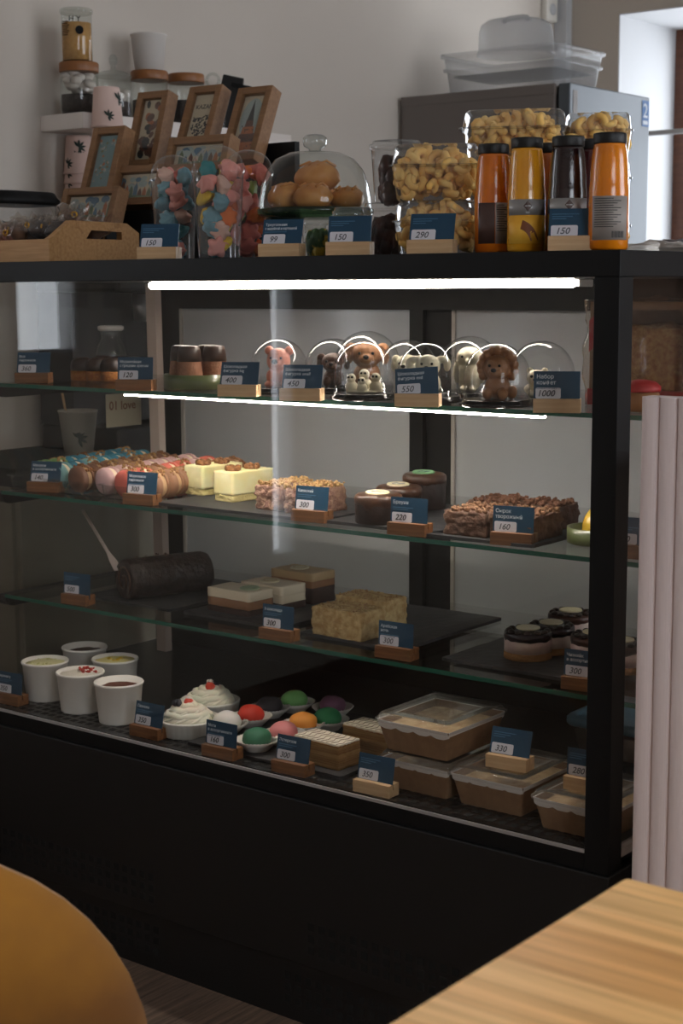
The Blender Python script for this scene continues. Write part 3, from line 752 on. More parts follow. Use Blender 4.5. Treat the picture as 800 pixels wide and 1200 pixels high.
    mb.build('artwork', mats, pc)
    g = MB().bx(-w/2+bw*0.9, w/2-bw*0.9, 0.005, 0.006, bw*0.9, h-bw*0.9); g.build('window', m_dome, t)
    return t
boxes = [
 ('town', (-1.417, 0.320, 1.382), 0.05, 0.34, 0.158, 0.082, 'postcard box with a blue townscape, lowest, behind the crate'),
 ('floral', (-1.453, 0.385, 1.436), 0.05, 0.34, 0.092, 0.165, 'postcard box with a teal floral picture'),
 ('town2', (-1.367, 0.400, 1.423), 0.05, 0.34, 0.158, 0.088, 'postcard box with a green townscape behind the left meringue cup'),
 ('sweets', (-1.420, 0.490, 1.509), 0.05, 0.30, 0.088, 0.170, 'tall postcard box with brown sweets pattern'),
 ('bridge', (-1.215, 0.440, 1.488), 0.05, 0.30, 0.165, 0.075, 'wide postcard box above the meringue cups'),
 ('heart', (-1.309, 0.530, 1.541), 0.05, 0.40, 0.090, 0.150, 'postcard box with lettering over a leafy heart'),
 ('tower', (-1.187, 0.540, 1.514), 0.05, 0.42, 0.092, 0.170, 'postcard box with a red spired tower'),
]
st = thing('tiered_stand', 'black stepped stand holding the postcard boxes', 'stand', (-1.2, 0.3, T))
for (art, loc, rz, lean, w, h, lab) in boxes:
    postcard_box(loc, rz, lean, w, h, art, lab)
    hgt = loc[2]-T-0.012
    if hgt > 0.01:
        MB().bx(loc[0]-w*0.46, loc[0]+w*0.46, loc[1]-0.002, loc[1]+0.028, 0, hgt, X=TR((1.2, -0.3, 0))).build('tier', m_black, st)
x1 = boxes[-1][1]
MB().bx(x1[0]-0.03, x1[0]+0.11, 0.60, 0.615, 0, x1[2]-T+0.035, X=TR((1.2, -0.3, 0))).build('back_panel', m_black, st)

# meringues in plastic dome cups
m_mer = {'pink': flat('pink meringue', (228, 154, 142), 0.7), 'teal': flat('teal meringue', (44, 128, 132), 0.7), 'blue': flat('blue meringue', (112, 158, 170), 0.7),
         'yellow': flat('yellow meringue', (226, 186, 52), 0.7), 'cream': flat('cream meringue', (226, 186, 168), 0.7), 'green': flat('green meringue', (128, 146, 62), 0.7),
         'orange': flat('orange meringue', (228, 122, 62), 0.7), 'coral': flat('coral meringue', (210, 116, 102), 0.7)}
def kiss_mesh(m, pts=7, star=0.16):
    mb = MB(); rings = []
    for k, (r, z) in enumerate(((0.55, 0), (0.9, 0.12), (1.0, 0.38), (0.9, 0.68), (0.66, 0.98), (0.36, 1.25), (0.12, 1.48), (0.01, 1.6))):
        tw = 0.35*k*0.5; n = pts*4
        rings.append([(r*(1+star*math.cos(pts*(2*PI*i/n)))*math.cos(2*PI*i/n+tw), r*(1+star*math.cos(pts*(2*PI*i/n)))*math.sin(2*PI*i/n+tw), z) for i in range(n)])
    mb.loft(rings)
    return mb.mesh('meringue', m)
kiss = {c: kiss_mesh(m, 7 if c not in ('pink', 'coral') else 5, 0.13 if c not in ('pink', 'coral') else 0.24) for c, m in m_mer.items()}
def meringue_cup(loc, label, short, r, h, seq, n):
    t = thing('dome_cup', label, 'cup', loc, 0); tot = 0
    MB().lathe([(r*0.80, 0), (r*0.82, 0.003), (r, h), (r*1.04, h+0.001), (r*1.04, h+0.004)], 40, capt=False).build('cup', m_plastic, t)
    prof = [(r*1.07, h+0.003), (r*1.07, h+0.011), (r*1.0, h+0.013)]+[(r*math.cos(a), h+0.014+r*0.82*math.sin(a)) for a in [PI/2*k/9 for k in range(1, 10)]]
    MB().lathe(prof, 40, capb=False, capt=False).build('dome_lid', m_dome, t)
    g = random.Random(len(label)); i = 0
    s = 0.0172
    z = 0.006
    while z < h+r*0.4:
        rr = (r*0.82+(r*0.18)*min(z/h, 1))-s*1.22
        if z > h+0.004: rr *= 0.70
        cnt = 4 if rr > s*0.95 else 3
        for k in range(cnt):
            a = 2*PI*(k+0.5*((i//5) % 2))/cnt+g.uniform(-.12, .12)-0.9
            c = seq[(i*3+k*2+int(z*100)) % len(seq)]
            o = bpy.data.objects.new('meringue', kiss[c]); C.objects.link(o)
            o.scale = (s, s, s*0.92)
            o.location = (loc[0]+rr*math.cos(a), loc[1]+rr*math.sin(a), loc[2]+z+0.012)
            o.rotation_euler = (g.uniform(-1.7, 1.7), g.uniform(-1.7, 1.7), g.uniform(0, 6))
            tag(o, '%s piped meringue inside the %s' % (c, short), 'meringue', 'meringues in the '+short)
            i += 1
        z += 0.0255
MH = 0.138
meringue_cup((-0.960, 0.120, 1.300), 'plastic dome cup of pastel meringues on the left of three', 'left dome cup', 0.0415, MH, ['pink', 'blue', 'cream', 'teal', 'pink', 'blue', 'coral'], 18)
meringue_cup((-0.794, 0.055, 1.300), 'front plastic dome cup with yellow and teal meringues', 'front dome cup', 0.0430, MH+0.002, ['pink', 'yellow', 'teal', 'pink', 'cream', 'yellow', 'blue', 'orange'], 18)
meringue_cup((-0.823, 0.165, 1.300), 'rear plastic dome cup with red and green meringues', 'rear dome cup', 0.042, MH+0.004, ['coral', 'coral', 'pink', 'green', 'coral', 'orange'], 18)

# glass cake stand with its dome and buns
gx = (-0.684, 0.180, 1.300)
m_greenglass = clear('green glass', (150, 178, 150), 1.5, 0.03, 1.0, haze=0.12, hazecol=(70, 96, 74))
t = thing('cake_stand', 'footed green glass cake stand under the bun dome', 'cake stand', gx)
MB().lathe([(0.070, 0), (0.072, 0.004), (0.03, 0.012), (0.018, 0.03), (0.018, 0.055), (0.035, 0.066)], 40, capt=False).build('foot', m_jar, t)
MB().lathe([(0.035, 0.066), (0.092, 0.070), (0.100, 0.075), (0.100, 0.083), (0.096, 0.084), (0.09, 0.079)], 48).build('plate', m_greenglass, t)
ZP = T+0.0795
t = thing('glass_dome', 'large clear glass dome with a knob over the buns', 'dome', (gx[0], gx[1], ZP+0.0045))
pr = [(0.0965, 0), (0.0975, 0.002), (0.096, 0.018), (0.092, 0.040), (0.083, 0.064), (0.068, 0.083), (0.044, 0.094), (0.015, 0.097)]
MB().lathe(pr, 56, capb=False, capt=True).build('dome', m_jar, t)
MB().lathe([(0.010, 0.097), (0.011, 0.101), (0.019, 0.105), (0.0205, 0.112), (0.0205, 0.119), (0.015, 0.124), (0.004, 0.1255)], 28).build('knob', clear('knob glass', (235, 238, 236), 1.6, 0.03, 2.0, haze=0.03), t)
m_bun = flat('baked bun', (196, 124, 56), 0.45, col2=(222, 158, 88), nscale=25)
for (dx, dy, dz, r, lab) in ((-0.045, -0.025, 0.0, (0.036, 0.030, 0.024), 'golden bun at the front left under the dome'), (0.028, -0.042, 0.0, (0.034, 0.028, 0.022), 'golden bun at the front under the dome'),
                       (0.0, 0.005, 0.032, (0.042, 0.033, 0.026), 'golden bun on top of the pile under the dome'), (0.055, 0.018, 0.0, (0.030, 0.03, 0.02), 'golden bun on the right under the dome'), (-0.02, 0.045, 0.0, (0.035, 0.03, 0.022), 'golden bun at the back under the dome')):
    mb = MB(); mb.ball((0, 0, r[2]), r, 20, 12, nz=0.12, ns=40, seed=dx*100)
    for k in range(3): mb.tube([(-r[0]*0.5+k*r[0]*0.45, -r[1]*0.6, r[2]*1.72), (-r[0]*0.4+k*r[0]*0.45, 0, r[2]*2.03), (-r[0]*0.3+k*r[0]*0.45, r[1]*0.6, r[2]*1.72)], 0.0022, 6)
    o = mb.build('bun', m_bun, None, loc=(gx[0]+dx, gx[1]+dy, ZP+dz), rot=(0, 0, dx*9)); tag(o, lab, 'bun', 'buns under the glass dome')
# small clear tubs in front of / beside the stand
def round_tub(loc, label, r, h, m, seed, cat='tub', s=0.011, fill=0.85):
    t = thing('plastic_tub', label, cat, loc, 0)
    MB().lathe([(r*0.86, 0), (r*0.88, 0.002), (r, h), (r*1.06, h), (r*1.06, h+0.004), (r*1.0, h+0.005)], 36, capt=False).build('tub', m_plastic, t)
    MB().lathe([(r*1.08, h+0.002), (r*1.08, h+0.008), (r*0.98, h+0.009), (r*0.94, h+0.014), (r*0.2, h+0.015)], 36, capb=False).build('lid', m_plastic, t)
    g = random.Random(seed); mb = MB()
    for k in range(70):
        a = g.random()*6.28; q = (r*0.82-s)*math.sqrt(g.random()); z = s*0.8+g.random()*(h*fill-s*1.6)
        mb.ball((q*math.cos(a), q*math.sin(a), z), (s, s*0.8, s*1.25), 9, 6, nz=0.3, ns=50, seed=k)
    mb.build('contents', m, t)
    return t
round_tub((-0.609, 0.095, 1.300), 'small clear tub of green and yellow sweets under the cake stand', 0.028, 0.05, flat('green and yellow', (60, 96, 52), 0.5, col2=(200, 170, 40), nscale=40, lo=0.52, hi=0.56), 1)
t = round_tub((-0.511, 0.060, 1.300), 'small clear lidded tub behind the middle card priced 150', 0.030, 0.062, m_swpink, 2)
m_dates = flat('dark dates', (92, 52, 38), 0.3, col2=(46, 27, 21), nscale=50)
lo_t = round_tub((-0.511, 0.150, 1.300), 'lower clear tub of dark fruit beside the corn puffs', 0.036, 0.072, m_dates, 3, s=0.014)
round_tub(((-0.501, 0.165, 1.387)), 'upper clear tub of dark fruit stacked beside the corn puffs', 0.041, 0.085, m_dates, 4, s=0.014)

# clamshells of corn puffs
m_puff = flat('corn puff', (240, 186, 94), 0.75, col2=(246, 206, 124), nscale=40)
def puffs(sx, sy, h, n, seed, r=0.0056):
    g = random.Random(seed); mb = MB()
    for k in range(n):
        cx_, cy_ = g.uniform(-sx/2, sx/2), g.uniform(-sy/2, sy/2); z = 0.012+g.random()*(h-0.012)*(1-0.35*(abs(cx_)/(sx/2))**3)
        R = g.uniform(0.0075, 0.0105); X = TR((cx_, cy_, z), (g.uniform(0, 6), g.uniform(0, 6), g.uniform(0, 6)))
        L = g.uniform(3.0, 4.6)
        mb.tube([(R*math.cos(a), R*math.sin(a), 0.003*a) for a in [L*i/6 for i in range(7)]], [r*0.8, r, r*1.1, r, r*1.1, r, r*0.7], 7, X=X)
    return mb
def clamshell(loc, rz, label, sx, sy, h, seed, n=190, group='clear boxes of corn puffs'):
    t = thing('clamshell_box', label, 'food box', loc, rz, group)
    hb = h*0.60
    MB().rloft([(0, sx*0.86, sy*0.86, 0.012), (0.003, sx*0.9, sy*0.9, 0.014), (hb, sx, sy, 0.016)], capt=False, rib=0.006, nc=5, ns=18).build('box_base', m_plastic, t)
    MB().rloft([(hb, sx*1.07, sy*1.07, 0.018), (hb+0.003, sx*1.07, sy*1.07, 0.018)]).build('flange', m_plastic, t)
    MB().rloft([(hb+0.003, sx, sy, 0.016), (h*0.94, sx*0.95, sy*0.95, 0.016), (h, sx*0.88, sy*0.88, 0.016)], capb=False, rib=0.008, nc=5, ns=18).build('hinged_lid', m_plastic, t)
    o = puffs(sx*0.78, sy*0.78, h*0.9-0.006, n, seed).build('corn_puffs', m_puff, None, loc=(loc[0], loc[1], loc[2]+0.004), rot=(0, 0, rz))
    tag(o, 'yellow curled corn puffs inside the '+label, 'corn puffs', kind='stuff')
    return t
z1 = 1.30
clamshell((-0.388, 0.120, 1.300), 0.55, 'lower clear box of corn puffs behind the card priced 290', 0.128, 0.115, 0.082, 11)
clamshell((-0.392, 0.125, 1.383), 0.55, 'upper clear box of corn puffs behind the card priced 290', 0.136, 0.12, 0.086, 12)
for k, nm in enumerate(('bottom', 'middle', 'top')):
    c = (-0.345, 0.280, 1.400); clamshell((c[0], c[1], T+k*0.077), 0.50, nm+' clear corn puff box in the stack behind the yellow juice', 0.165, 0.118, 0.0765, 20+k, 200 if k == 2 else 80)
    c = (-0.238, 0.360, 1.400); clamshell((c[0], c[1], T+k*0.075), 0.50, nm+' clear corn puff box in the stack behind the right orange juice', 0.105, 0.11, 0.0745, 30+k, 120 if k == 2 else 50)

# juice bottles
m_lab = flat('silver label', (150, 148, 146), 0.35, metal=0.35); m_lab2 = flat('dark label', (74, 52, 46), 0.5); m_barc = flat('label text', (60, 58, 58), 0.6); m_lgrey = flat('grey back label', (150, 142, 136), 0.5)
def juice(col, col2=None): return mat('juice', col, 0.12, spec=0.5, col2=col2, nscale=14, coat=0.6, bump=0.25, bscale=420, bdist=0.0012)
m_jor = juice((214, 118, 24), (190, 92, 18)); m_jye = juice((216, 142, 26), (224, 160, 44)); m_jdk = juice((30, 10, 12)); m_jor2 = juice((226, 132, 18), (216, 118, 14)); m_jred = juice((84, 16, 18))
m_peach = flat('peach picture', (228, 162, 40), 0.5, col2=(236, 184, 70), nscale=30); m_peel = flat('brown peel', (120, 64, 28), 0.6); m_berry = flat('berry picture', (150, 22, 34), 0.45)
def patch(r, a0, a1, z0, z1, n=14):
    mb = MB(); vs = []
    for rr in (r, r+0.0004):
        for i in range(n+1):
            a = a0+(a1-a0)*i/n
            vs += [(rr*math.cos(a), rr*math.sin(a), z0), (rr*math.cos(a), rr*math.sin(a), z1)]
    fs = []; q = 2*(n+1)
    for i in range(n):
        fs += [(2*i, 2*i+1, 2*i+3, 2*i+2), (q+2*i, q+2*i+2, q+2*i+3, q+2*i+1)]
        fs += [(2*i, 2*i+2, q+2*i+2, q+2*i), (2*i+1, q+2*i+1, q+2*i+3, 2*i+3)]
    return mb.add(vs, fs, 0, True)
def bottle(loc, label, m, kind, h=0.162, r=0.0282):
    t = thing('juice_bottle', label, 'bottle', loc, -0.95, 'glass juice bottles')      # +X of the bottle faces out to the front
    k = h/0.162
    MB().lathe([(r*0.9, 0), (r, 0.004), (r, 0.082*k), (r*0.985, 0.088*k), (r*0.955, 0.093*k), (r*0.945, 0.105*k), (r*0.88, 0.130*k), (r*0.81, 0.142*k), (r*0.77, 0.148*k)], 40).build('bottle_body', m, t)
    MB().lathe([(r*0.80, 0.146*k), (r*0.83, 0.1475*k), (r*0.83, 0.158*k), (r*0.80, 0.1605*k), (r*0.74, 0.161*k)], 40).build('cap', m_black2, t)
    R = r+0.0003
    if kind in ('peach', 'berry'):
        w = MB(); w2 = patch(R, -1.15, 1.15, 0.052*k, 0.074*k); lb_ = w2.build('label', m_lab, t)
        pi_ = patch(R, -1.15, 1.15, 0.012*k, 0.0515*k).build('fruit_picture', m_peach if kind == 'peach' else m_berry, t)
        e = MB()
        def wrap(pts, rr): return [(rr*math.cos(y/rr), rr*math.sin(y/rr), z) for y, z in pts]
        e.add(wrap([(0, 0.057*k), (0.0065, 0.0645*k), (0, 0.072*k), (-0.0065, 0.0645*k)], R+0.0007), [(0, 1, 2, 3)])
        e.build('emblem', m_lab2, lb_)
        e = MB(); e.add(wrap([(-0.0045, 0.0638*k), (0.0045, 0.0638*k), (0.0045, 0.0652*k), (-0.0045, 0.0652*k)], R+0.0010), [(0, 1, 2, 3)])
        e.add(wrap([(-0.003, 0.0545*k), (0.003, 0.0545*k), (0.003, 0.0558*k), (-0.003, 0.0558*k)], R+0.0010), [(0, 1, 2, 3)]); e.build('emblem_line', m_lab, lb_)
        e = MB()
        if kind == 'peach':
            arc = [0.25+0.105*i for i in range(11)]
            up = [(-0.016+0.034*math.sin(a), 0.006*k+0.040*math.cos(a)*k) for a in arc]; lo_ = [(-0.016+0.021*math.sin(a), 0.009*k+0.024*math.cos(a)*k) for a in arc]
            for i in range(len(arc)-1): e.add(wrap([up[i], up[i+1], lo_[i+1], lo_[i]], R+0.0007), [(0, 1, 2, 3)])
            e.build('peel_edge', m_peel, pi_)
        else:
            for q in range(14):
                cy_, cz_ = -0.022+0.011*(q % 5), 0.018+0.011*(q//5)
                e.add(wrap([(cy_+0.0045*math.cos(a), cz_+0.0045*math.sin(a)) for a in [2*PI*i/9 for i in range(9)]], R+0.0007), [tuple(range(9))])
            e.build('berries', m_red, pi_)
    elif kind == 'back':
        lb_ = patch(R, -1.0, 0.95, 0.014*k, 0.074*k).build('label', m_lgrey, t)
        e = MB()
        for q in range(13):
            z = (0.070-q*0.0032)*k; a1 = (-0.8+1.3*(0.7+0.3*((q*5) % 3)/2))
            o = patch(R+0.0005, -0.85, a1, z, z+0.0012, 8); e.add(o.v, o.f)
        for q in range(12):
            o = patch(R+0.0005, 0.05+q*0.055, 0.05+q*0.055+(0.02 if q % 3 else 0.038), 0.017*k, 0.026*k, 1); e.add(o.v, o.f)
        e.build('label_print', m_barc, lb_)
    elif kind == 'side':
        lb_ = patch(R, -0.9, 0.05, 0.014*k, 0.074*k).build('label', m_lab2, t)
        l2 = patch(R, 0.08, 0.95, 0.014*k, 0.074*k).build('back_label', m_lgrey, t)
        e = MB()
        for q in range(12):
            z = (0.070-q*0.0034)*k; o = patch(R+0.0005, 0.14, 0.14+0.7*(0.6+0.4*((q*5) % 3)/2), z, z+0.0012, 6); e.add(o.v, o.f)
        e.build('label_print', m_barc, l2)
    return t
bottle((-0.262, 0.085, 1.300), 'amber juice bottle, leftmost of the front four', m_jor, 'side', 0.163)
bottle((-0.188, 0.060, 1.300), 'yellow juice bottle with a peach picture label', m_jye, 'peach', 0.166)
bottle((-0.118, 0.058, 1.300), 'dark berry juice bottle with a red picture label', m_jdk, 'berry', 0.164)
bottle((-0.044, 0.045, 1.300), 'orange juice bottle with back label, rightmost', m_jor2, 'back', 0.163)
bottle((-0.201, 0.140, 1.300), 'amber juice bottle half hidden behind the yellow and dark ones', m_jor, 'plain', 0.164)
bottle((-0.120, 0.125, 1.300), 'dark red juice bottle half hidden behind the rightmost orange one', m_jred, 'plain', 0.164)

# foil and plastic packets lying on the right end of the case
m_foil = flat('dull foil', (120, 116, 122), 0.3, metal=0.6, bump=0.8, bscale=40); m_bagwhite = clear('milky bag', (240, 236, 230), 1.45, 0.15, 1.0, haze=0.35, hazecol=(214, 204, 194))
def packet(loc, rz, s, m, label, seed):
    mb = MB(); mb.lump((s[0], s[1], s[2]), 12, 0.008, 30, seed, 0.5)
    o = mb.build('snack_packet', m, None, loc=loc, rot=(0, 0, rz)); tag(o, label, 'packet', 'packets lying on the case top')
packet((-0.085, 0.30, T), 0.4, (0.13, 0.10, 0.016), m_bagwhite, 'milky plastic packet lying nearest the orange bottle', 1)
packet((-0.085, 0.46, T), 0.2, (0.15, 0.13, 0.024), m_foil, 'dark crumpled foil packet on the right end of the case', 2)
packet((-0.10, 0.60, T), 0.1, (0.16, 0.12, 0.035), m_bagwhite, 'milky plastic packet farthest back on the case end', 3)

# ---------------------------------------------------------------- dome shelf
def crumbs(mb, sx, sy, z, n, s, seed, dz=0.004):
    g = random.Random(seed)
    for k in range(n):
        r = s*g.uniform(0.5, 1.2)
        mb.ball((g.uniform(-sx/2, sx/2), g.uniform(-sy/2, sy/2), z+g.uniform(-0.3, 1)*dz), (r, r*g.uniform(.6, 1), r*g.uniform(.6, 1)), 6, 4, nz=0.6, ns=60, seed=k)
    return mb
m_anthill = flat('honey crumb', (150, 84, 40), 0.85, col2=(180, 118, 50), nscale=260, bump=0.8, bscale=300)
pts = [(98, 0.33), (114, 0.335), (131, 0.34), (118, 0.405), (136, 0.41), (152, 0.415)]
lab = ['leftmost in front', 'second in front', 'third in front', 'leftmost behind', 'middle behind', 'rightmost behind']
for k, (px, Y) in enumerate(pts):
    t = thing('anthill_cake', 'dark domed cake with crumb sides, %s of the dark cake rows' % lab[k], 'cake', {0: (-1.419, 0.310, 1.060), 1: (-1.378, 0.315, 1.060), 2: (-1.340, 0.320, 1.060), 3: (-1.436, 0.385, 1.060), 4: (-1.394, 0.390, 1.060), 5: (-1.358, 0.395, 1.060)}[k], k*1.3, 'dark domed cakes')
    MB().lathe([(0.023, 0), (0.0245, 0.003), (0.0245, 0.021)], 24).build('crumb_base', m_anthill, t)
    MB().lathe([(0.0245, 0.0205), (0.0245, 0.032), (0.022, 0.041), (0.015, 0.047), (0.006, 0.0485)], 24).build('chocolate_top', m_choc2, t)
# carafe modelled as an object in place of a reflection in the glass
t = thing('carafe_reflection', 'ribbed glass carafe standing for a reflection behind the dark domed cakes', 'carafe', (-1.551, 0.520, 1.060))
MB().lathe([(0.03, 0), (0.032, 0.004), (0.034, 0.05), (0.028, 0.068), (0.021, 0.078), (0.024, 0.098)], 32, capt=False, ripple=(14, 0.02)).build('body', m_jar, t)
MB().lathe([(0.0245, 0.096), (0.029, 0.099), (0.029, 0.106), (0.024, 0.108)], 32).build('rim', m_paper, t)

def dish(loc, label, r, h, m, wall=0.004):
    o = MB().lathe([(r*0.97, 0), (r, 0.002), (r, h), (r-wall, h), (r-wall, 0.006), (0.002, 0.005)], 56).build('round_dish', m, None, loc=loc)
    return tag(o, label, 'dish')
gd = (-1.030, 0.245, 1.060)
dish(gd, 'round green dish under the four cone cakes', 0.064, 0.028, m_greenceramic)
m_cone = flat('cocoa potato cake', (150, 100, 70), 0.75, col2=(134, 86, 58), nscale=120, bump=0.4, bscale=220)
for k, (dx, dy, lb) in enumerate(((-0.031, -0.008, 'left front of the green dish'), (0.012, -0.033, 'front middle of the green dish'), (-0.002, 0.034, 'back of the green dish'), (0.0375, 0.009, 'right side of the green dish'))):
    t = thing('cone_cake', 'brown truncated cone cake with chocolate top, '+lb, 'cake', (gd[0]+dx, gd[1]+dy, S1+0.006), 0, 'cone cakes in the green dish')
    MB().lathe([(0.0265, 0), (0.027, 0.002), (0.0205, 0.066)], 32).build('cake_body', m_cone, t)
    MB().lathe([(0.0234, 0.047), (0.0212, 0.068), (0.0185, 0.0755), (0.012, 0.0765)], 32).build('chocolate_top', mat('matt cocoa top', (62, 44, 36), 0.4), t)

# moulded chocolate animals under clear domes: each body one closed surface
def animal(loc, rz, kind, m, label, s=1.0):
    t = thing('chocolate_figure', label, 'chocolate figure', loc, rz, 'moulded chocolate animals')
    b = MB()
    def B(c, r): b.ball([v*s for v in c], [v*s for v in r] if isinstance(r, tuple) else r*s, 14, 10)
    eyes = []; nose = None; extra = None
    if kind == 'bear':
        B((0, 0, .018), (.020, .018, .020)); B((0, -.002, .045), (.021, .019, .022)); B((-.018, .002, .062), .008); B((.018, .002, .062), .008)
        B((0, -.018, .042), (.009, .007, .008)); B((-.012, -.012, .018), (.007, .009, .012)); B((.012, -.012, .018), (.007, .009, .012)); B((-.013, -.014, .005), (.009, .011, .006)); B((.013, -.014, .005), (.009, .011, .006))
        eyes = [(-.009, -.0185, .050), (.009, -.0185, .050)]; nose = (0, -.0255, .044, .0042)
    elif kind == 'dog':
        B((0, .004, .016), (.019, .018, .018)); B((0, -.004, .043), (.021, .019, .018)); B((0, -.019, .038), (.011, .008, .008))
        B((-.022, .0, .050), (.009, .005, .010)); B((.022, .0, .050), (.009, .005, .010)); B((-.025, -.002, .040), (.006, .005, .010)); B((.025, -.002, .040), (.006, .005, .010))
        B((-.010, -.014, .009), (.007, .008, .010)); B((.010, -.014, .009), (.007, .008, .010)); eyes = [(-.009, -.0215, .046), (.009, -.0215, .046)]; nose = (0, -.027, .041, .0032)
    elif kind == 'pup':
        B((0, .004, .018), (.02, .019, .02)); B((0, -.002, .046), (.02, .019, .018)); B((0, -.018, .041), (.010, .009, .008))
        B((-.021, .002, .056), (.010, .006, .006)); B((.021, .002, .056), (.010, .006, .006)); B((-.03, .002, .048), (.006, .005, .011)); B((.03, .002, .048), (.006, .005, .011)); B((0, -.014, .012), (.012, .008, .012))
        eyes = [(-.008, -.019, .050), (.008, -.019, .050)]; nose = (0, -.0265, .044, .003)
    elif kind == 'owl':
        B((0, 0, .026), (.021, .019, .028)); B((0, -.002, .052), (.021, .018, .017)); B((-.008, -.014, .053), (.009, .007, .009)); B((.008, -.014, .053), (.009, .007, .009)); B((-.02, 0, .03), (.006, .012, .018)); B((.02, 0, .03), (.006, .012, .018)); B((0, -.021, .046), (.003, .004, .005))
        B((-.007, -.014, .004), (.006, .009, .005)); B((.007, -.014, .004), (.006, .009, .005)); eyes = [(-.008, -.0205, .054), (.008, -.0205, .054)]
    elif kind == 'lion':
        B((0, .004, .018), (.019, .018, .02)); B((0, -.002, .046), (.020, .017, .019)); B((0, -.017, .040), (.010, .008, .007)); B((-.011, -.012, .008), (.008, .011, .009)); B((.011, -.012, .008), (.008, .011, .009)); B((.022, .004, .010), (.008, .010, .010))
        for k in range(13):
            a = -0.55+k*(PI+1.1)/12
            B((.0255*math.cos(a), .003+.003*(k % 2), .047+.0255*math.sin(a)), (.0068, .009, .0068))
        for k in range(7):
            a = -0.2+k*(PI+.4)/6; B((.016*math.cos(a), .012, .047+.018*math.sin(a)), .008)
        eyes = [(-.0075, -.0185, .050), (.0075, -.0185, .050)]; nose = (0, -.0245, .0435, .0032)
    elif kind == 'lying':
        B((0, .004, .010), (.026, .017, .011)); B((-.006, -.008, .026), (.014, .013, .012)); B((-.006, -.019, .023), (.006, .005, .005)); B((-.016, -.004, .036), .005); B((.005, -.004, .036), .005); B((.022, .01, .012), .008)
        B((-.012, -.016, .005), (.006, .01, .005)); B((.006, -.016, .005), (.006, .01, .005)); eyes = [(-.011, -.0195, .029), (-.001, -.0195, .029)]; nose = (-.006, -.0245, .0245, .002)
    elif kind == 'chicks':
        for (x, y, q) in ((-.02, -.006, 1.0), (.0, -.016, .85), (.02, -.004, 1.05), (-.004, .016, 1.2)):
            B((x, y, .009*q), (.0105*q, .0105*q, .0105*q)); B((x, y-.002, .0235*q), (.0075*q, .0075*q, .0075*q)); B((x, y-.010, .022*q), .002)
            eyes += [(x-.003, y-.0088, .0255*q), (x+.003, y-.0088, .0255*q)]
        B((0, 0, .002), (.032, .026, .003))
    b.build('body', m, t, remesh=0.0013)
    e = MB()
    for c in eyes: e.ball([v*s for v in c], .0022*s, 8, 6)
    if eyes: e.build('eyes', m_hole, t)
    if nose: MB().ball([v*s for v in nose[:3]], (nose[3]*1.3*s, nose[3]*.8*s, nose[3]*s), 10, 8).build('nose', m_hole, t)
    return t
m_pinkc = flat('pink chocolate', (222, 136, 110), 0.5); m_ivory = flat('ivory chocolate figure', (226, 216, 186), 0.5); m_caramel = flat('caramel chocolate', (150, 98, 58), 0.5, col2=(170, 116, 72), nscale=60); m_cocoa = flat('cocoa chocolate', (78, 50, 36), 0.5)
m_base = mat('glossy dome base', (24, 22, 22), 0.15)
dm = None
domes = [
 ((-0.816, 0.235, 1.060), 0.046, 0.40, 'bear', m_pinkc, 1.0, 'pink chocolate bear with black nose in the leftmost dome', 'leftmost clear dome, over the pink bear'),
 ((-0.741, 0.300, 1.060), 0.046, 0.5, 'dog', m_cocoa, 0.95, 'dark chocolate dog behind the card priced 450', 'clear dome right of the pink bear dome'),
 ((-0.691, 0.335, 1.060), 0.053, 0.6, 'dog', m_caramel, 1.25, 'brown chocolate dog in the dome behind the white chicks', 'larger rear dome behind the white chicks'),
 ((-0.590, 0.195, 1.060), 0.046, 0.4, 'chicks', m_ivory, 1.0, 'group of small white chocolate chicks on one base', 'front clear dome over the white chicks'),
 ((-0.581, 0.310, 1.060), 0.046, 0.3, 'dog', m_ivory, 0.95, 'ivory chocolate dog behind the card priced 550', 'rear clear dome left of the pup dome'),
 ((-0.461, 0.200, 1.060), 0.046, 0.5, 'pup', m_ivory, 1.0, 'ivory chocolate pup with floppy ears behind the card 550', 'front clear dome over the floppy eared pup'),
 ((-0.464, 0.330, 1.060), 0.050, 0.4, 'owl', m_ivory, 1.05, 'ivory chocolate owl in the rear dome', 'rear clear dome over the ivory owl'),
 ((-0.319, 0.190, 1.060), 0.047, 0.35, 'lion', m_caramel, 1.02, 'caramel chocolate lion with a curly mane', 'front clear dome over the curly maned lion'),
 ((-0.290, 0.280, 1.060), 0.048, 0.4, 'lying', m_ivory, 1.1, 'small ivory chocolate animal lying in the rightmost dome', 'rightmost clear dome behind the card priced 1000'),
]
for (loc, r, rz, kind, m, s, lab, dl) in domes:
    r *= 1.13; s *= 1.06
    t = thing('display_dome', dl, 'dome', loc, 0, 'clear domes over chocolate figures')
    MB().lathe([(r*1.10, 0), (r*1.14, 0.002), (r*1.14, 0.005), (r*1.06, 0.007), (r*1.06, 0.010), (r*0.98, 0.011)], 48).build('base', m_base, t)
    h = r*0.68
    MB().lathe([(r*1.05, 0.0105), (r*1.05, 0.0125), (r, 0.013), (r, 0.011+h)]+[(r*math.cos(a), 0.011+h+r*math.sin(a)) for a in [PI/2*k/12 for k in range(1, 12)]], 56, capb=False).build('cover', m_dome, t)
    animal((loc[0], loc[1], S1+0.0112), rz, kind, m, lab, s)

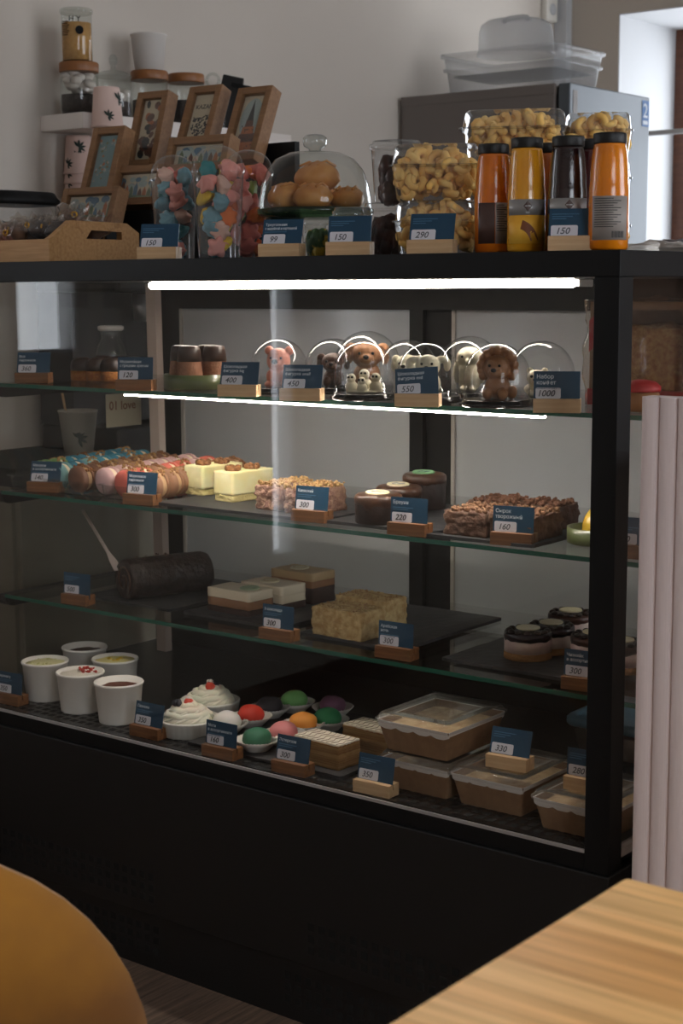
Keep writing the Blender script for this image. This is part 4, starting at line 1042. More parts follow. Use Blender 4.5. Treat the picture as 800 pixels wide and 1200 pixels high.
# wrapped gift box at the right end and a jar with a red lid
bxc = (-0.268, 0.400, 1.060)
t = thing('gift_box', 'kraft gift box wrapped in cellophane with a red ribbon', 'gift box', (-0.125, 0.36, S1), 0.0)
gw, gd_, gh = 0.175, 0.12, 0.165
fr = MB(); fr.bx(-gw/2, -gw/2+0.012, -gd_/2, gd_/2, 0, gh); fr.bx(gw/2-0.012, gw/2, -gd_/2, gd_/2, 0, gh); fr.bx(-gw/2+.012, gw/2-.012, -gd_/2, gd_/2, 0, 0.012); fr.bx(-gw/2+.012, gw/2-.012, -gd_/2, gd_/2, gh-0.012, gh)
fr.bx(-gw/2+.012, gw/2-.012, gd_/2-.008, gd_/2, .012, gh-.012)
fr.build('box_frame', m_kraft, t)
MB().lump((gw-0.026, gd_-0.03, gh-0.05), 14, 0.010, 60, 3, 0.2, X=TR((0, 0, 0.012))).build('sweets_inside', m_nut, t)
rb = MB()
rb.loft([[(-gw/2-.001, -gd_/2-.0015, .085), (-gw/2-.001, -gd_/2-.0015, .135), (-gw/2-.001, -gd_/2-.0005, .135), (-gw/2-.001, -gd_/2-.0005, .085)], [(-gw/2+.05, -gd_/2-.0015, .125), (-gw/2+.03, -gd_/2-.0015, .164), (-gw/2+.03, -gd_/2-.0005, .164), (-gw/2+.05, -gd_/2-.0005, .125)]], smooth=False)
rb.build('ribbon', m_red, t)
rb = MB(); rb.bx(-gw/2-.002, gw/2+.002, -gd_/2-.002, gd_/2+.002, -0.0, 0.026); rb.build('red_tissue', m_red, t)
cw_ = MB(); cw_.lump((gw+0.02, gd_+0.02, gh+0.006), 16, 0.007, 26, 5, 0.10); cw_.build('cellophane', m_cello, t)
t = thing('sweet_jar', 'small jar with a red lid by the corner post', 'jar', (-0.080, 0.225, S1))
MB().lathe([(0.026, 0), (0.028, 0.003), (0.028, 0.026), (0.025, 0.030)], 32).build('jar_body', mat('amber sweets', (150, 100, 60), 0.3), t)
MB().lathe([(0.029, 0.030), (0.030, 0.032), (0.030, 0.038), (0.022, 0.045), (0.008, 0.048)], 32).build('lid', m_red, t)

# ---------------------------------------------------------------- macaron shelf
def mac_mats(c): return flat('macaron', c, 0.55)
MC = {'green': mac_mats((120, 156, 92)), 'blue': mac_mats((64, 134, 158)), 'chocolate': mac_mats((112, 74, 54)), 'pale pink': mac_mats((214, 174, 172)), 'coral': mac_mats((220, 112, 96)), 'brown': mac_mats((150, 108, 80)), 'pale blue': mac_mats((132, 178, 180))}
m_fill = flat('macaron cream', (238, 218, 190), 0.6); m_fillb = flat('cocoa cream', (196, 160, 120), 0.6)
def shell_mesh(m):
    mb = MB(); mb.lathe([(0.0255, 0), (0.0278, 0.001), (0.0272, 0.0038), (0.0266, 0.0044), (0.0264, 0.008), (0.0225, 0.0112), (0.0160, 0.0128), (0.0065, 0.0134)], 32)
    return mb.mesh('shell', m)
SM = {c: shell_mesh(m) for c, m in MC.items()}
FM = [MB().lathe([(0.0240, -0.0062), (0.0250, -0.003), (0.0250, 0.003), (0.0240, 0.0062)], 24).mesh('filling', m) for m in (m_fill, m_fillb)]
nm_ = []
for sd in (1, 2):
    mb = MB(); g = random.Random(sd)
    for k in range(26):
        a = g.uniform(-1.0, 1.0); u = g.uniform(-0.013, 0.013); rr = 0.0280; s = g.uniform(0.0022, 0.0042)
        mb.ball((rr*math.sin(a), u, rr*math.cos(a)), (s, s*.7, s*.8), 6, 4, nz=.6, ns=60, seed=k)
    nm_.append(mb.mesh('nut_topping', m_nut if sd == 1 else m_walnut))
SX = Matrix.Rotation(PI/2, 4, 'X')
def macaron(loc, color, fill, nuts, label, group, tilt=0.0):
    t = thing('macaron', label, 'macaron', loc, 0, group)
    t.rotation_euler = (tilt, 0, random.uniform(-.1, .1))
    for sgn in (1, -1):
        o = bpy.data.objects.new('shell', SM[color]); C.objects.link(o); o.parent = t
        o.rotation_euler = (sgn*PI/2, 0, 0); o.location = (0, -sgn*0.0058, 0.028)
    o = bpy.data.objects.new('filling', FM[fill]); C.objects.link(o); o.parent = t; o.rotation_euler = (PI/2, 0, 0); o.location = (0, 0, 0.028)
    if nuts:
        o = bpy.data.objects.new('nut_topping', nm_[nuts-1]); C.objects.link(o); o.parent = t; o.location = (0, 0, 0.028)
rows = [  # x, first y, colours front to back, nuts, name of the row
 (-1.462, 0.235, ['green', 'green', 'blue', 'blue', 'blue', 'blue', 'blue'], [0, 1, 0, 2, 1, 0, 1], 'leftmost row'),
 (-1.396, 0.225, ['pale blue', 'blue', 'pale blue', 'blue', 'blue', 'blue', 'blue'], [0, 0, 1, 0, 0, 1, 0], 'second row from the left'),
 (-1.324, 0.215, ['chocolate', 'chocolate', 'chocolate', 'brown', 'chocolate', 'brown', 'chocolate'], [2, 2, 1, 2, 1, 1, 2], 'chocolate row'),
 (-1.256, 0.225, ['pale pink', 'pale pink', 'brown', 'pale pink', 'pale pink', 'pale pink', 'pale pink'], [0, 1, 1, 0, 0, 2, 0], 'pale pink row'),
 (-1.190, 0.215, ['coral', 'coral', 'brown', 'coral', 'coral', 'pale pink', 'coral'], [1, 1, 2, 0, 1, 0, 0], 'coral row'),
 (-1.122, 0.225, ['brown', 'brown', 'brown', 'brown', 'coral', 'coral', 'brown'], [1, 1, 1, 1, 1, 1, 2], 'crumb covered row'),
]
for (x, y0, cols, nuts, nmr) in rows:
    for k, (c, nu) in enumerate(zip(cols, nuts)):
        macaron((x-0.008*k, y0+k*0.046, S2+0.0028), c, 1 if c in ('chocolate', 'brown') else 0, nu, '%s macaron, %s from the front in the %s' % (c, ORD[k], nmr), 'macarons in the clear trays', 0.06)
for (x, sx, lab) in ((-1.445, 0.135, 'clear tray of green and blue macarons'), (-1.308, 0.132, 'clear tray of chocolate and pale pink macarons'), (-1.178, 0.118, 'clear tray of coral and crumb covered macarons')):
    t = thing('macaron_tray', lab, 'tray', (x-0.01, 0.355, S2), 0.16*0)
    MB().rloft([(0.0005, sx*0.96, 0.32, 0.01), (0.002, sx*0.97, 0.325, 0.01), (0.026, sx, 0.335, 0.012), (0.0265, sx+0.01, 0.345, 0.014), (0.028, sx+0.01, 0.345, 0.014)], capt=False).build('tray', m_plastic, t)
# coffee cup with stirrer and a card sign behind the macarons
t = thing('stirrer_cup', 'pale paper cup with a stirrer behind the blue macarons', 'cup', (-1.72, 0.569, 0.86))
MB().lathe([(0.033, 0), (0.045, 0.103), (0.047, 0.104), (0.047, 0.108), (0.044, 0.108), (0.033, 0.01)], 40).build('wall', flat('cup paper', (176, 170, 158), 0.7), t)
leaf_print(t, 0.039, 0.045, -0.75, 1.5)
MB().tube([(-0.02, 0, 0.012), (-0.058, 0.004, 0.152)], 0.003, 8).build('stirrer', m_lightwood, t)
t = thing('card_sign', 'cream card sign with lettering left of the rear door', 'sign', (-1.970, 0.935, 0.917), 0)
t.location = (-1.555+0.008, 0.55, 0.975); t.rotation_euler = (0, 0, PI/2)
MB().bx(-0.055, 0.055, -0.001, 0.0, -0.035, 0.04).build('card', flat('cream card', (150, 142, 124), 0.7), t)
text('lettering', '01 love', 0.028, m_brart, t, (-0.046, -0.0016, 0.004))

def slate(loc, sx, sy, label, rz=0.0, seed=0):
    g = random.Random(seed); pts = []
    for (x, y) in rrect(sx, sy, 0.004, 2, 9): pts.append((x+g.uniform(-.0016, .0016), y+g.uniform(-.0016, .0016)))
    o = MB().prism(pts, 0.0055).build('slate_board', m_slate, None, loc=loc, rot=(0, 0, rz))
    return tag(o, label, 'serving board', 'black slate boards')
SL = 0.0056
slate((-0.885, 0.315, S2), 0.40, 0.27, 'slate board under the yellow cheesecakes and nut bars', 0.0, 1)
slate((-0.535, 0.335, S2), 0.27, 0.30, 'slate board under the round brownies', 0.0, 2)

def place(mb, name, m, parent, **k): return mb.build(name, m, parent, **k)
for k, (loc, lab) in enumerate((((-0.974, 0.254, 0.838), 'pale yellow cheesecake slab with walnuts, nearer the nut bars'), ((-1.088, 0.293, 0.838), 'pale yellow cheesecake slab with walnuts, nearer the macarons'))):
    t = thing('cheesecake_slab', lab, 'cake', (loc[0]-0.004, loc[1]+0.062, S2+SL), -0.10, 'yellow cheesecake slabs')
    MB().lump((0.052, 0.108, 0.016), 12, 0.003, 110, k, 0.06).build('biscuit_base', flat('pale biscuit', (214, 198, 136), 0.8, bump=0.5, bscale=200), t)
    MB().lump((0.053, 0.110, 0.045), 12, 0.0012, 90, k+4, 0.04, X=TR((0, 0, 0.013))).build('cream_layer', m_lemon, t)
    for q, (dx, dy) in enumerate(((0.0, -0.028), (0.004, 0.018))):
        w = MB()
        for s in range(7):
            a = s*0.9; w.ball((0.009*math.cos(a)+dx, 0.011*math.sin(a)+dy, 0.060+0.003*(s % 2)), (0.0075, 0.006, 0.006), 9, 7, nz=.5, ns=70, seed=s+q)
        w.build('walnut', m_walnut, t)
for k, (loc, lab) in enumerate((((-0.834, 0.213, 0.838), 'crumb coated bar left of the card Киевский'), ((-0.756, 0.203, 0.838), 'crumb coated bar partly behind the card Киевский'))):
    t = thing('nut_bar', lab, 'cake', (loc[0], loc[1]+0.06, S2+SL), -0.06, 'crumb coated bars')
    mb = MB().lump((0.062, 0.105, 0.046), 16, 0.005, 130, k+11, 0.10)
    mb.build('body', flat('nut meringue side', (178, 142, 116), 0.85, col2=(136, 96, 84), nscale=120, bump=0.8, bscale=260), t)
    crumbs(MB(), 0.058, 0.100, 0.047, 150, 0.0042, k+3).build('crumb_topping', m_crumb, t)
for k, (loc, lab, rr, h, disc) in enumerate((((-0.581, 0.192, 0.838), 'round brownie with cream disc, front left of three', 0.041, 0.046, m_whitechoc), ((-0.619, 0.335, 0.838), 'round brownie with cream disc behind the card Брауни', 0.041, 0.046, m_whitechoc), ((-0.622, 0.420, 0.838), 'taller round brownie with a green disc at the back', 0.040, 0.060, flat('green disc', (120, 168, 122), 0.5)))):
    t = thing('round_brownie', lab, 'cake', (loc[0], loc[1]+(0.03 if k == 0 else 0), S2+SL), 0.4, 'round brownies')
    MB().lathe([(rr*0.97, 0), (rr, 0.002), (rr, h*0.85), (rr*0.95, h)], 40).build('brownie', m_choc2, t)
    gz = MB(); n = 48; rings = []
    for q, (f, z) in enumerate(((1.015, -0.012), (1.03, -0.004), (1.01, 0.001), (0.9, 0.0045), (0.5, 0.005), (0.05, 0.005))):
        rings.append([(rr*f*math.cos(2*PI*i/n), rr*f*math.sin(2*PI*i/n), h+z-(0.010*max(0, noise.noise(Vector((math.cos(2*PI*i/n)*2.2, math.sin(2*PI*i/n)*2.2, k*3))))*1.8 if q == 0 else 0)) for i in range(n)])
    gz.loft(rings); gz.build('glaze', m_milkchoc, t)
    d = MB().lathe([(0.0205, 0), (0.021, 0.001), (0.0205, 0.0026)], 32).build('disc', disc, t, loc=(-0.002, 0.002, h+0.005), rot=(0.06, 0.02, 0))
    mk = MB(); mk.tube([(-.010, -.004, .0028), (-.003, .004, .0028), (.004, -.003, .0028), (.011, .004, .0028)], 0.0008, 5); mk.build('disc_drawing', flat('blue grey drawing', (96, 104, 128), 0.6), d)
sl0 = (-0.416, 0.173, 0.838)
for k, (dx, dy, m1, lab) in enumerate(((0.042, 0.056, 0, 'milk brown crumbly slab in front, left of the card Сырок'), (0.128, 0.062, 0, 'crumbly slab directly behind the card Сырок'), (0.098, 0.172, 1, 'dark crumbly slab behind, on the far right'), (0.010, 0.165, 1, 'dark crumbly slab behind the milk brown one'))):
    t = thing('curd_slab', lab, 'cake', (sl0[0]+dx, sl0[1]+dy, S2+SL), 0.02*k, 'crumbly chocolate curd slabs')
    MB().lump((0.082, 0.100, 0.040), 16, 0.005, 80, k+21, 0.10).build('body', [flat('milk curd slab', (104, 72, 54), 0.7, col2=(84, 56, 40), nscale=90, bump=0.6, bscale=160), m_brown][m1], t)
    crumbs(MB(), 0.074, 0.09, 0.041, 110, 0.0045, k+31).build('crumb_topping', flat('cocoa crumbs', [(132, 96, 70), (96, 60, 40)][m1], 0.85), t)
slate((sl0[0]+0.075, sl0[1]+0.115, S2), 0.205, 0.245, 'slate board under the crumbly curd slabs', 0.03, 3)
bd = (-0.179, 0.285, 0.838)
dish(bd, 'round green bowl holding the yellow dome dessert', 0.054, 0.026, m_greenceramic)
t = thing('dome_dessert', 'glossy yellow dome dessert on crumbs in the green bowl', 'cake', (bd[0]+0.006, bd[1], S2+0.0062))
crumbs(MB().lathe([(0.042, 0), (0.04, 0.006), (0.02, 0.009)], 28), 0.072, 0.072, 0.008, 70, 0.004, 8).build('crumb_bed', flat('orange crumbs', (200, 128, 52), 0.8), t)
MB().lathe([(0.034, 0.006), (0.035, 0.016)]+[(0.035*math.cos(a), 0.016+0.042*math.sin(a)) for a in [PI/2*q/10 for q in range(1, 11)]], 36).build('dome', mat('yellow glaze', (216, 178, 60), 0.25, coat=0.5), t)

# ---------------------------------------------------------------- roll shelf
rl, rr_ = (-1.242, 0.245, 0.620), (-1.183, 0.420, 0.620)
dv = Vector((rr_[0]-rl[0], rr_[1]-rl[1], 0)); L = dv.length
t = thing('chocolate_roll', 'long dark chocolate roll cake on the third shelf', 'cake', (rl[0], rl[1], S3+SL), math.atan2(dv.y, dv.x))
R = 0.042
rings = []
for q in range(25):
    x = L*q/24; f = 1.0 if 0 < q < 24 else 0.94
    rings.append([(x, R*f*1.05*math.cos(2*PI*i/36)*(1+0.035*noise.noise(Vector((x*40, math.cos(2*PI*i/36)*2, math.sin(2*PI*i/36)*2)))), max(-R*0.92, R*f*math.sin(2*PI*i/36)*(1+0.035*noise.noise(Vector((x*40, 7+math.cos(2*PI*i/36)*2, math.sin(2*PI*i/36)*2)))))+R*0.92) for i in range(36)])
MB().loft(rings).build('roll', mat('rough dark chocolate bark', (30, 20, 16), 0.45, col2=(48, 32, 24), nscale=60, bump=1.0, bscale=70, bdist=0.006), t)
sp = MB(); sp.tube([(-0.0015, (0.004+0.0028*a)*math.cos(a), R*0.92+(0.004+0.0028*a)*math.sin(a)) for a in [k*0.25 for k in range(42)]], 0.0022, 6)
sp.build('cream_spiral', m_milkchoc, t)
t2 = crumbs(MB(), L*0.5, 0.03, 2*R-0.004, 26, 0.0022, 5); t2.build('chocolate_flakes', m_milkchoc, t, loc=(L*0.3, 0, 0))
mb = MB(); a0, a1 = Vector((-1.268, 0.255, 0.680)), Vector((-1.419, 0.300, 0.786))
ax = (a1-a0); Ls = ax.length
mb.rloft([(0, 0.020, 0.003, 0.001), (0.03, 0.016, 0.003, 0.001), (0.055, 0.007, 0.004, 0.001), (Ls, 0.006, 0.004, 0.001)])
o = mb.build('cake_spatula', flat('white plastic', (196, 178, 170), 0.5), None, loc=a0); o.rotation_mode = 'QUATERNION'; o.rotation_quaternion = ax.to_track_quat('Z', 'Y')
tag(o, 'white plastic spatula leaning on the dark chocolate roll', 'spatula')
slate((-1.215, 0.37, S3), 0.25, 0.30, 'slate board under the dark chocolate roll', 0.0, 5)
m_l1 = flat('ivory mousse', (240, 222, 192), 0.5); m_l2 = flat('milk mousse', (156, 110, 76), 0.5); m_l3 = flat('dark sponge', (66, 42, 32), 0.75, bump=0.4, bscale=220); m_l4 = flat('tan mousse', (200, 168, 124), 0.5)
lf = (-0.915, 0.256, 0.620)
for k, (dx, dy, hh, cols, lab, disc) in enumerate(((-0.056, 0.038, (0.012, 0.017, 0.018), (m_l3, m_l2, m_l1), 'three-layer cake with ivory top, nearest', (140, 158, 120)),
        (-0.040, 0.118, (0.014, 0.016, 0.018), (m_l3, m_l1, m_l1), 'pale three-layer cake with a tan disc, in the middle', (190, 160, 110)),
        (-0.035, 0.205, (0.032, 0.014, 0.016), (m_l3, m_l2, m_l4), 'taller dark layered cake with tan top, farthest back', (196, 170, 124)))):
    t = thing('layered_cake', lab, 'cake', (lf[0]+dx, lf[1]+dy, S3+SL), -0.05, 'three-layer cakes')
    z = 0
    for q, (h_, m_) in enumerate(zip(hh, cols)):
        MB().lump((0.112+0.0006*q, 0.068, h_), 10, 0.0008, 120, q+k, 0.03, X=TR((0, 0, z))).build(['sponge_layer', 'middle_layer', 'top_layer'][q], m_, t); z += h_-0.0004
    d = MB().lathe([(0.0190, 0), (0.0195, 0.0012), (0.019, 0.0028)], 32).build('disc', m_whitechoc if k else flat('pale green disc', (176, 186, 150), 0.5), t, loc=(0.022 if k == 0 else -0.012, 0.004, z), rot=(0.05, 0, 0))
    MB().tube([(0.013*math.cos(a), 0.013*math.sin(a), 0.003) for a in [2*PI*q/20 for q in range(21)]], 0.0007, 5).build('disc_drawing', flat('disc print', disc, 0.5), d)
slate((lf[0]-0.02, 0.375, S3), 0.25, 0.30, 'slate board under the three-layer cakes', 0.0, 6)
nl = (-0.613, 0.210, 0.620)
for k, (dx, dy, lab) in enumerate(((-0.058, 0.042, 'pale nut crusted loaf in front, left of the card Арабская ночь'), (-0.088, 0.150, 'pale nut crusted loaf farther back'))):
    t = thing('nut_loaf', lab, 'cake', (nl[0]+dx, nl[1]+dy, S3+SL), -0.04, 'pale nut crusted loaves')
    MB().lump((0.118, 0.072, 0.052), 22, 0.0028, 150, k+41, 0.07).build('body', flat('nut crust', (222, 192, 136), 0.85, col2=(188, 148, 92), nscale=90, bump=1.0, bscale=200), t)
    crumbs(MB(), 0.110, 0.065, 0.0515, 90, 0.0024, k+51, 0.002).build('nut_topping', m_crumb, t)
slate((nl[0]-0.03, 0.38, S3), 0.23, 0.33, 'slate board under the pale nut loaves', 0.0, 7)
sx_ = (-0.435, 0.319, 0.620)
slate((-0.30, 0.375, S3), 0.27, 0.34, 'slate board under the small round cheesecakes', 0.0, 8)
m_berrytop = mat('dark berry jelly', (36, 24, 32), 0.25, coat=0.3); m_pinkmousse = flat('pink mousse', (204, 172, 168), 0.55, col2=(222, 200, 186), nscale=30); m_crust = flat('biscuit crust', (156, 112, 66), 0.85, bump=0.7, bscale=240)
for k, (loc, lab, brn) in enumerate((((-0.320, 0.277, 0.620), 'small round cheesecake with berry top, nearest the glass', 0), ((-0.312, 0.360, 0.620), 'small round cheesecake with berry top, second back', 0), ((-0.337, 0.470, 0.620), 'small round cheesecake with berry top, farthest back', 1), ((-0.213, 0.335, 0.620), 'brown topped cheesecake behind the card Чизкейк', 1), ((-0.149, 0.310, 0.620), 'small pale cheesecake seen just right of the corner post', 1))):
    t = thing('round_cheesecake', lab, 'cake', (loc[0], loc[1]+(0.02 if k == 0 else 0), S3+SL), 0.5*k, 'small round cheesecakes')
    r = 0.041
    MB().lathe([(r*0.99, 0), (r, 0.002), (r*0.995, 0.012)], 40).build('crust', m_crust, t)
    MB().lathe([(r*0.985, 0.0115), (r*0.985, 0.037)], 40).build('mousse', m_pinkmousse, t)
    rings = []; n = 48
    for f, z in ((0.99, 0.033), (1.0, 0.040), (0.97, 0.045), (0.6, 0.0455), (0.05, 0.0455)):
        rings.append([(r*f*math.cos(2*PI*i/n), r*f*math.sin(2*PI*i/n), z-(0.005*noise.noise(Vector((3*math.cos(2*PI*i/n), 3*math.sin(2*PI*i/n), k))) if z < 0.034 else 0)) for i in range(n)])
    MB().loft(rings).build('berry_topping', m_berrytop if not brn else mat('brown jelly', (72, 44, 36), 0.3), t)
    be = MB()
    for q in range(12): be.ball((r*0.78*math.cos(q*PI/6), r*0.78*math.sin(q*PI/6), 0.0465), (0.0065, 0.0065, 0.004), 8, 6)
    be.build('berries', m_choc2, t)
    MB().lathe([(0.020, 0.0495), (0.0205, 0.0505), (0.02, 0.0522)], 32).build('disc', m_whitechoc, t)

# ---------------------------------------------------------------- case floor
m_cup = flat('white tub paper', (240, 234, 226), 0.6)
cups = [((-1.098, 0.085, 0.430), 'front right', 'cocoa', (92, 44, 26)), ((-1.216, 0.095, 0.430), 'front middle', 'red crumbs', (222, 212, 196)), ((-1.341, 0.115, 0.430), 'left', 'pistachio cream', (206, 200, 150)),
        ((-1.243, 0.215, 0.430), 'back right', 'lemon cream', (222, 208, 140)), ((-1.371, 0.250, 0.430), 'back middle', 'dark cream', (78, 50, 38))]
for k, (loc, pos, cont, col) in enumerate(cups):
    t = thing('dessert_tub', 'white paper tub filled with %s, %s of the five tubs' % (cont, pos), 'tub', loc, k, 'white paper dessert tubs')
    r = 0.046; h = 0.078
    MB().lathe([(r*0.84, 0), (r*0.85, 0.002), (r*0.985, h-0.006), (r*1.02, h-0.005), (r*1.04, h-0.002), (r*1.02, h), (r*0.97, h), (r*0.95, h-0.012), (0.004, h-0.013)], 44, capt=True).build('tub', m_cup, t)
    top = MB(); rings = []; n = 36
    for f, z in ((0.945, -0.012), (0.88, -0.006), (0.5, -0.002), (0.05, -0.001)):
        rings.append([(r*f*math.cos(2*PI*i/n), r*f*math.sin(2*PI*i/n), h+z-(0.006 if k in (0, 4) else 0)+0.003*noise.noise(Vector((math.cos(2*PI*i/n)*3*f, math.sin(2*PI*i/n)*3*f, k*5)))) for i in range(n)])
    top.loft(rings, capb=False); top.build('filling', flat('tub '+cont, col, 0.75, bump=0.5, bscale=150), t)
    if k == 1: crumbs(MB(), 0.03, 0.035, h-0.001, 26, 0.0035, 4, 0.003).build('red_crumbs', flat('freeze dried berries', (176, 52, 40), 0.8), t, loc=(0.015, 0.005, 0))
    if k == 3: crumbs(MB(), 0.03, 0.03, h-0.003, 8, 0.005, 4, 0.001).build('lemon_zest', flat('lemon curd', (224, 186, 60), 0.5), t)
    if k == 2: crumbs(MB(), 0.05, 0.05, h-0.004, 40, 0.003, 9, 0.001).build('pistachio_crumbs', flat('pistachio', (178, 176, 112), 0.8), t)
m_meringue = flat('white meringue cream', (236, 228, 208), 0.5, sss=0.1); m_straw = flat('strawberry', (206, 62, 40), 0.4); m_blueb = flat('blueberry', (30, 30, 40), 0.5)
for k, (loc, lab) in enumerate((((-0.935, 0.105, 0.430), 'nearer'), ((-0.992, 0.225, 0.430), 'farther'))):
    t = thing('ramekin', 'fluted white ramekin under the %s pavlova' % lab, 'dish', loc, 0, 'fluted white ramekins')
    MB().lathe([(0.052, 0), (0.054, 0.002), (0.0575, 0.026), (0.0585, 0.028), (0.0575, 0.030), (0.054, 0.030), (0.052, 0.006), (0.003, 0.005)], 96, ripple=(32, 0.012)).build('dish', m_ceramic, t)
    p = thing('pavlova', 'swirled white pavlova with berries, %s from the glass front' % ('nearer' if k == 0 else 'farther'), 'cake', (loc[0], loc[1], 0.43+0.0055), 0.4, 'pavlovas in ramekins')
    mb = MB(); mb.lathe([(0.042, 0), (0.047, 0.008), (0.047, 0.022), (0.04, 0.034), (0.02, 0.04)], 36)
    for (r0, z0, rt) in ((0.039, 0.026, 0.0085), (0.029, 0.034, 0.009), (0.017, 0.041, 0.008)):
        mb.tube([((r0-0.006*q/40)*math.cos(2*PI*q/40+k), (r0-0.006*q/40)*math.sin(2*PI*q/40+k), z0+0.006*q/40+0.001*math.sin(q)) for q in range(42)], rt, 9)
    for q in range(10):
        a = q*0.63; mb.tube([((0.048-0.018*w)*math.cos(a+w*1.3), (0.048-0.018*w)*math.sin(a+w*1.3), 0.020+0.022*w) for w in [v/6 for v in range(7)]], [0.002, 0.003, 0.004, 0.004, 0.0035, 0.003, 0.002], 6)
    mb.build('meringue_swirl', m_meringue, p)
    s = MB(); s.lathe([(0.003, 0), (0.0095, 0.006), (0.008, 0.014), (0.001, 0.021)], 16, X=TR((-0.004 if k else 0.006, -0.010, 0.051), (0.5, 1.4, 0.3 if k else 2.6))); s.build('strawberry', m_straw, p)
    s = MB()
    for q, (dx, dy) in enumerate(((-0.018, -0.004), (-0.013, -0.014), (-0.021, -0.013)) if not k else ((0.012, 0.002), (0.004, 0.008))): s.ball((dx, dy, 0.053), 0.0062, 12, 9)
    s.build('blueberries', m_blueb, p)
    s = MB()
    for q in range(4): s.ball((0.002+0.005*math.cos(q*1.6), 0.004+0.005*math.sin(q*1.6), 0.053+0.002*q), 0.005, 8, 6, nz=.3, ns=50, seed=q)
    s.build('cream_pieces', m_cream, p)

# mochi in fluted paper cups on slate
mochi = [(300, 0.085, 'dark green', (44, 104, 76)), (267, 0.125, 'white', (220, 214, 206)), (331, 0.135, 'pink', (222, 136, 136)), (293, 0.185, 'red', (214, 62, 46)), (352, 0.205, 'orange', (236, 152, 64)),
         (317, 0.255, 'black', (66, 62, 66)), (385, 0.255, 'green', (56, 142, 92)), (345, 0.32, 'pale green', (126, 186, 112)), (395, 0.335, 'purple', (120, 80, 104))]
MP = [(-0.749, 0.085, 0.430), (-0.866, 0.135, 0.430), (-0.738, 0.145, 0.430), (-0.860, 0.195, 0.430), (-0.750, 0.215, 0.430), (-0.874, 0.265, 0.430), (-0.731, 0.265, 0.430), (-0.862, 0.325, 0.430), (-0.779, 0.340, 0.430)]
def liner_mesh():
    rings = []; n = 72
    for r, z, rp in ((0.021, 0, 0.0), (0.0215, 0.001, 0.01), (0.030, 0.010, 0.03), (0.0395, 0.020, 0.045), (0.039, 0.0202, 0.045), (0.0295, 0.0105, 0.03), (0.0205, 0.0018, 0.0)):
        rings.append([(r*(1+rp*math.cos(36*2*PI*i/n))*math.cos(2*PI*i/n), r*(1+rp*math.cos(36*2*PI*i/n))*math.sin(2*PI*i/n), z) for i in range(n)])
    return MB().loft(rings).mesh('paper_liner', flat('baking paper', (226, 220, 212), 0.7))
LM = liner_mesh()
slate((MP[4][0]-0.005, 0.215, D), 0.26, 0.335, 'slate board under the mochi in paper cups', 0.0, 9)
for k, ((px, Y, cn, col), loc) in enumerate(zip(mochi, MP)):
    o = bpy.data.objects.new('paper_liner', LM); C.objects.link(o); o.location = (loc[0], loc[1], D+SL); o.rotation_euler = (0, 0, k)
    o.scale = (1.0, 1.0, 1.0); tag(o, 'fluted white paper cup holding the %s mochi' % cn, 'paper cup', 'fluted paper cups')
    o = MB().ball((0, 0, 0.0195), (0.0265, 0.0255, 0.0185), 22, 14, nz=0.08, ns=30, seed=k).build('mochi', flat('mochi '+cn, col, 0.6, sss=0.08), None, loc=(loc[0], loc[1], D+SL+0.002), rot=(0, 0, k))
    tag(o, 'round %s mochi sitting in a paper cup' % cn, 'mochi', 'coloured mochi')
# iced layered slices
m_puffp = flat('nut layered sponge', (200, 156, 98), 0.8, col2=(164, 116, 66), nscale=5, lo=0.4, hi=0.6, stretch=(1, 1, 60), bump=0.8, bscale=220)
ef = (-0.555, 0.074, 0.430)
for k, (loc, lab) in enumerate((((ef[0]-0.050, ef[1]+0.030), 'iced layered slice with feathered top, nearer the glass'), ((ef[0]-0.028, ef[1]+0.140), 'iced layered slice with feathered top, farther back'))):
    t = thing('iced_slice', lab, 'cake', (loc[0], loc[1], D+SL), -0.06, 'iced layered slices')
    MB().lump((0.104, 0.058, 0.042), 18, 0.002, 160, k+61, 0.05).build('layers', m_puffp, t)
    MB().lump((0.102, 0.056, 0.004), 12, 0.0006, 160, k+63, 0.02, X=TR((0, 0, 0.0405))).build('icing', flat('white icing', (226, 214, 194), 0.45), t)
    z = MB()
    for q in range(9):
        x = -0.045+q*0.0112; z.tube([(x, -0.026, 0.0450), (x+0.005, -0.013, 0.0451), (x-0.001, 0.0, 0.0451), (x+0.005, 0.013, 0.0451), (x, 0.026, 0.0450)], 0.0005, 5)
    z.build('feathering', flat('brown feathering', (104, 74, 54), 0.5), t)
slate((ef[0]-0.04, ef[1]+0.085, D), 0.125, 0.215, 'slate board under the iced layered slices', 0.0, 10)

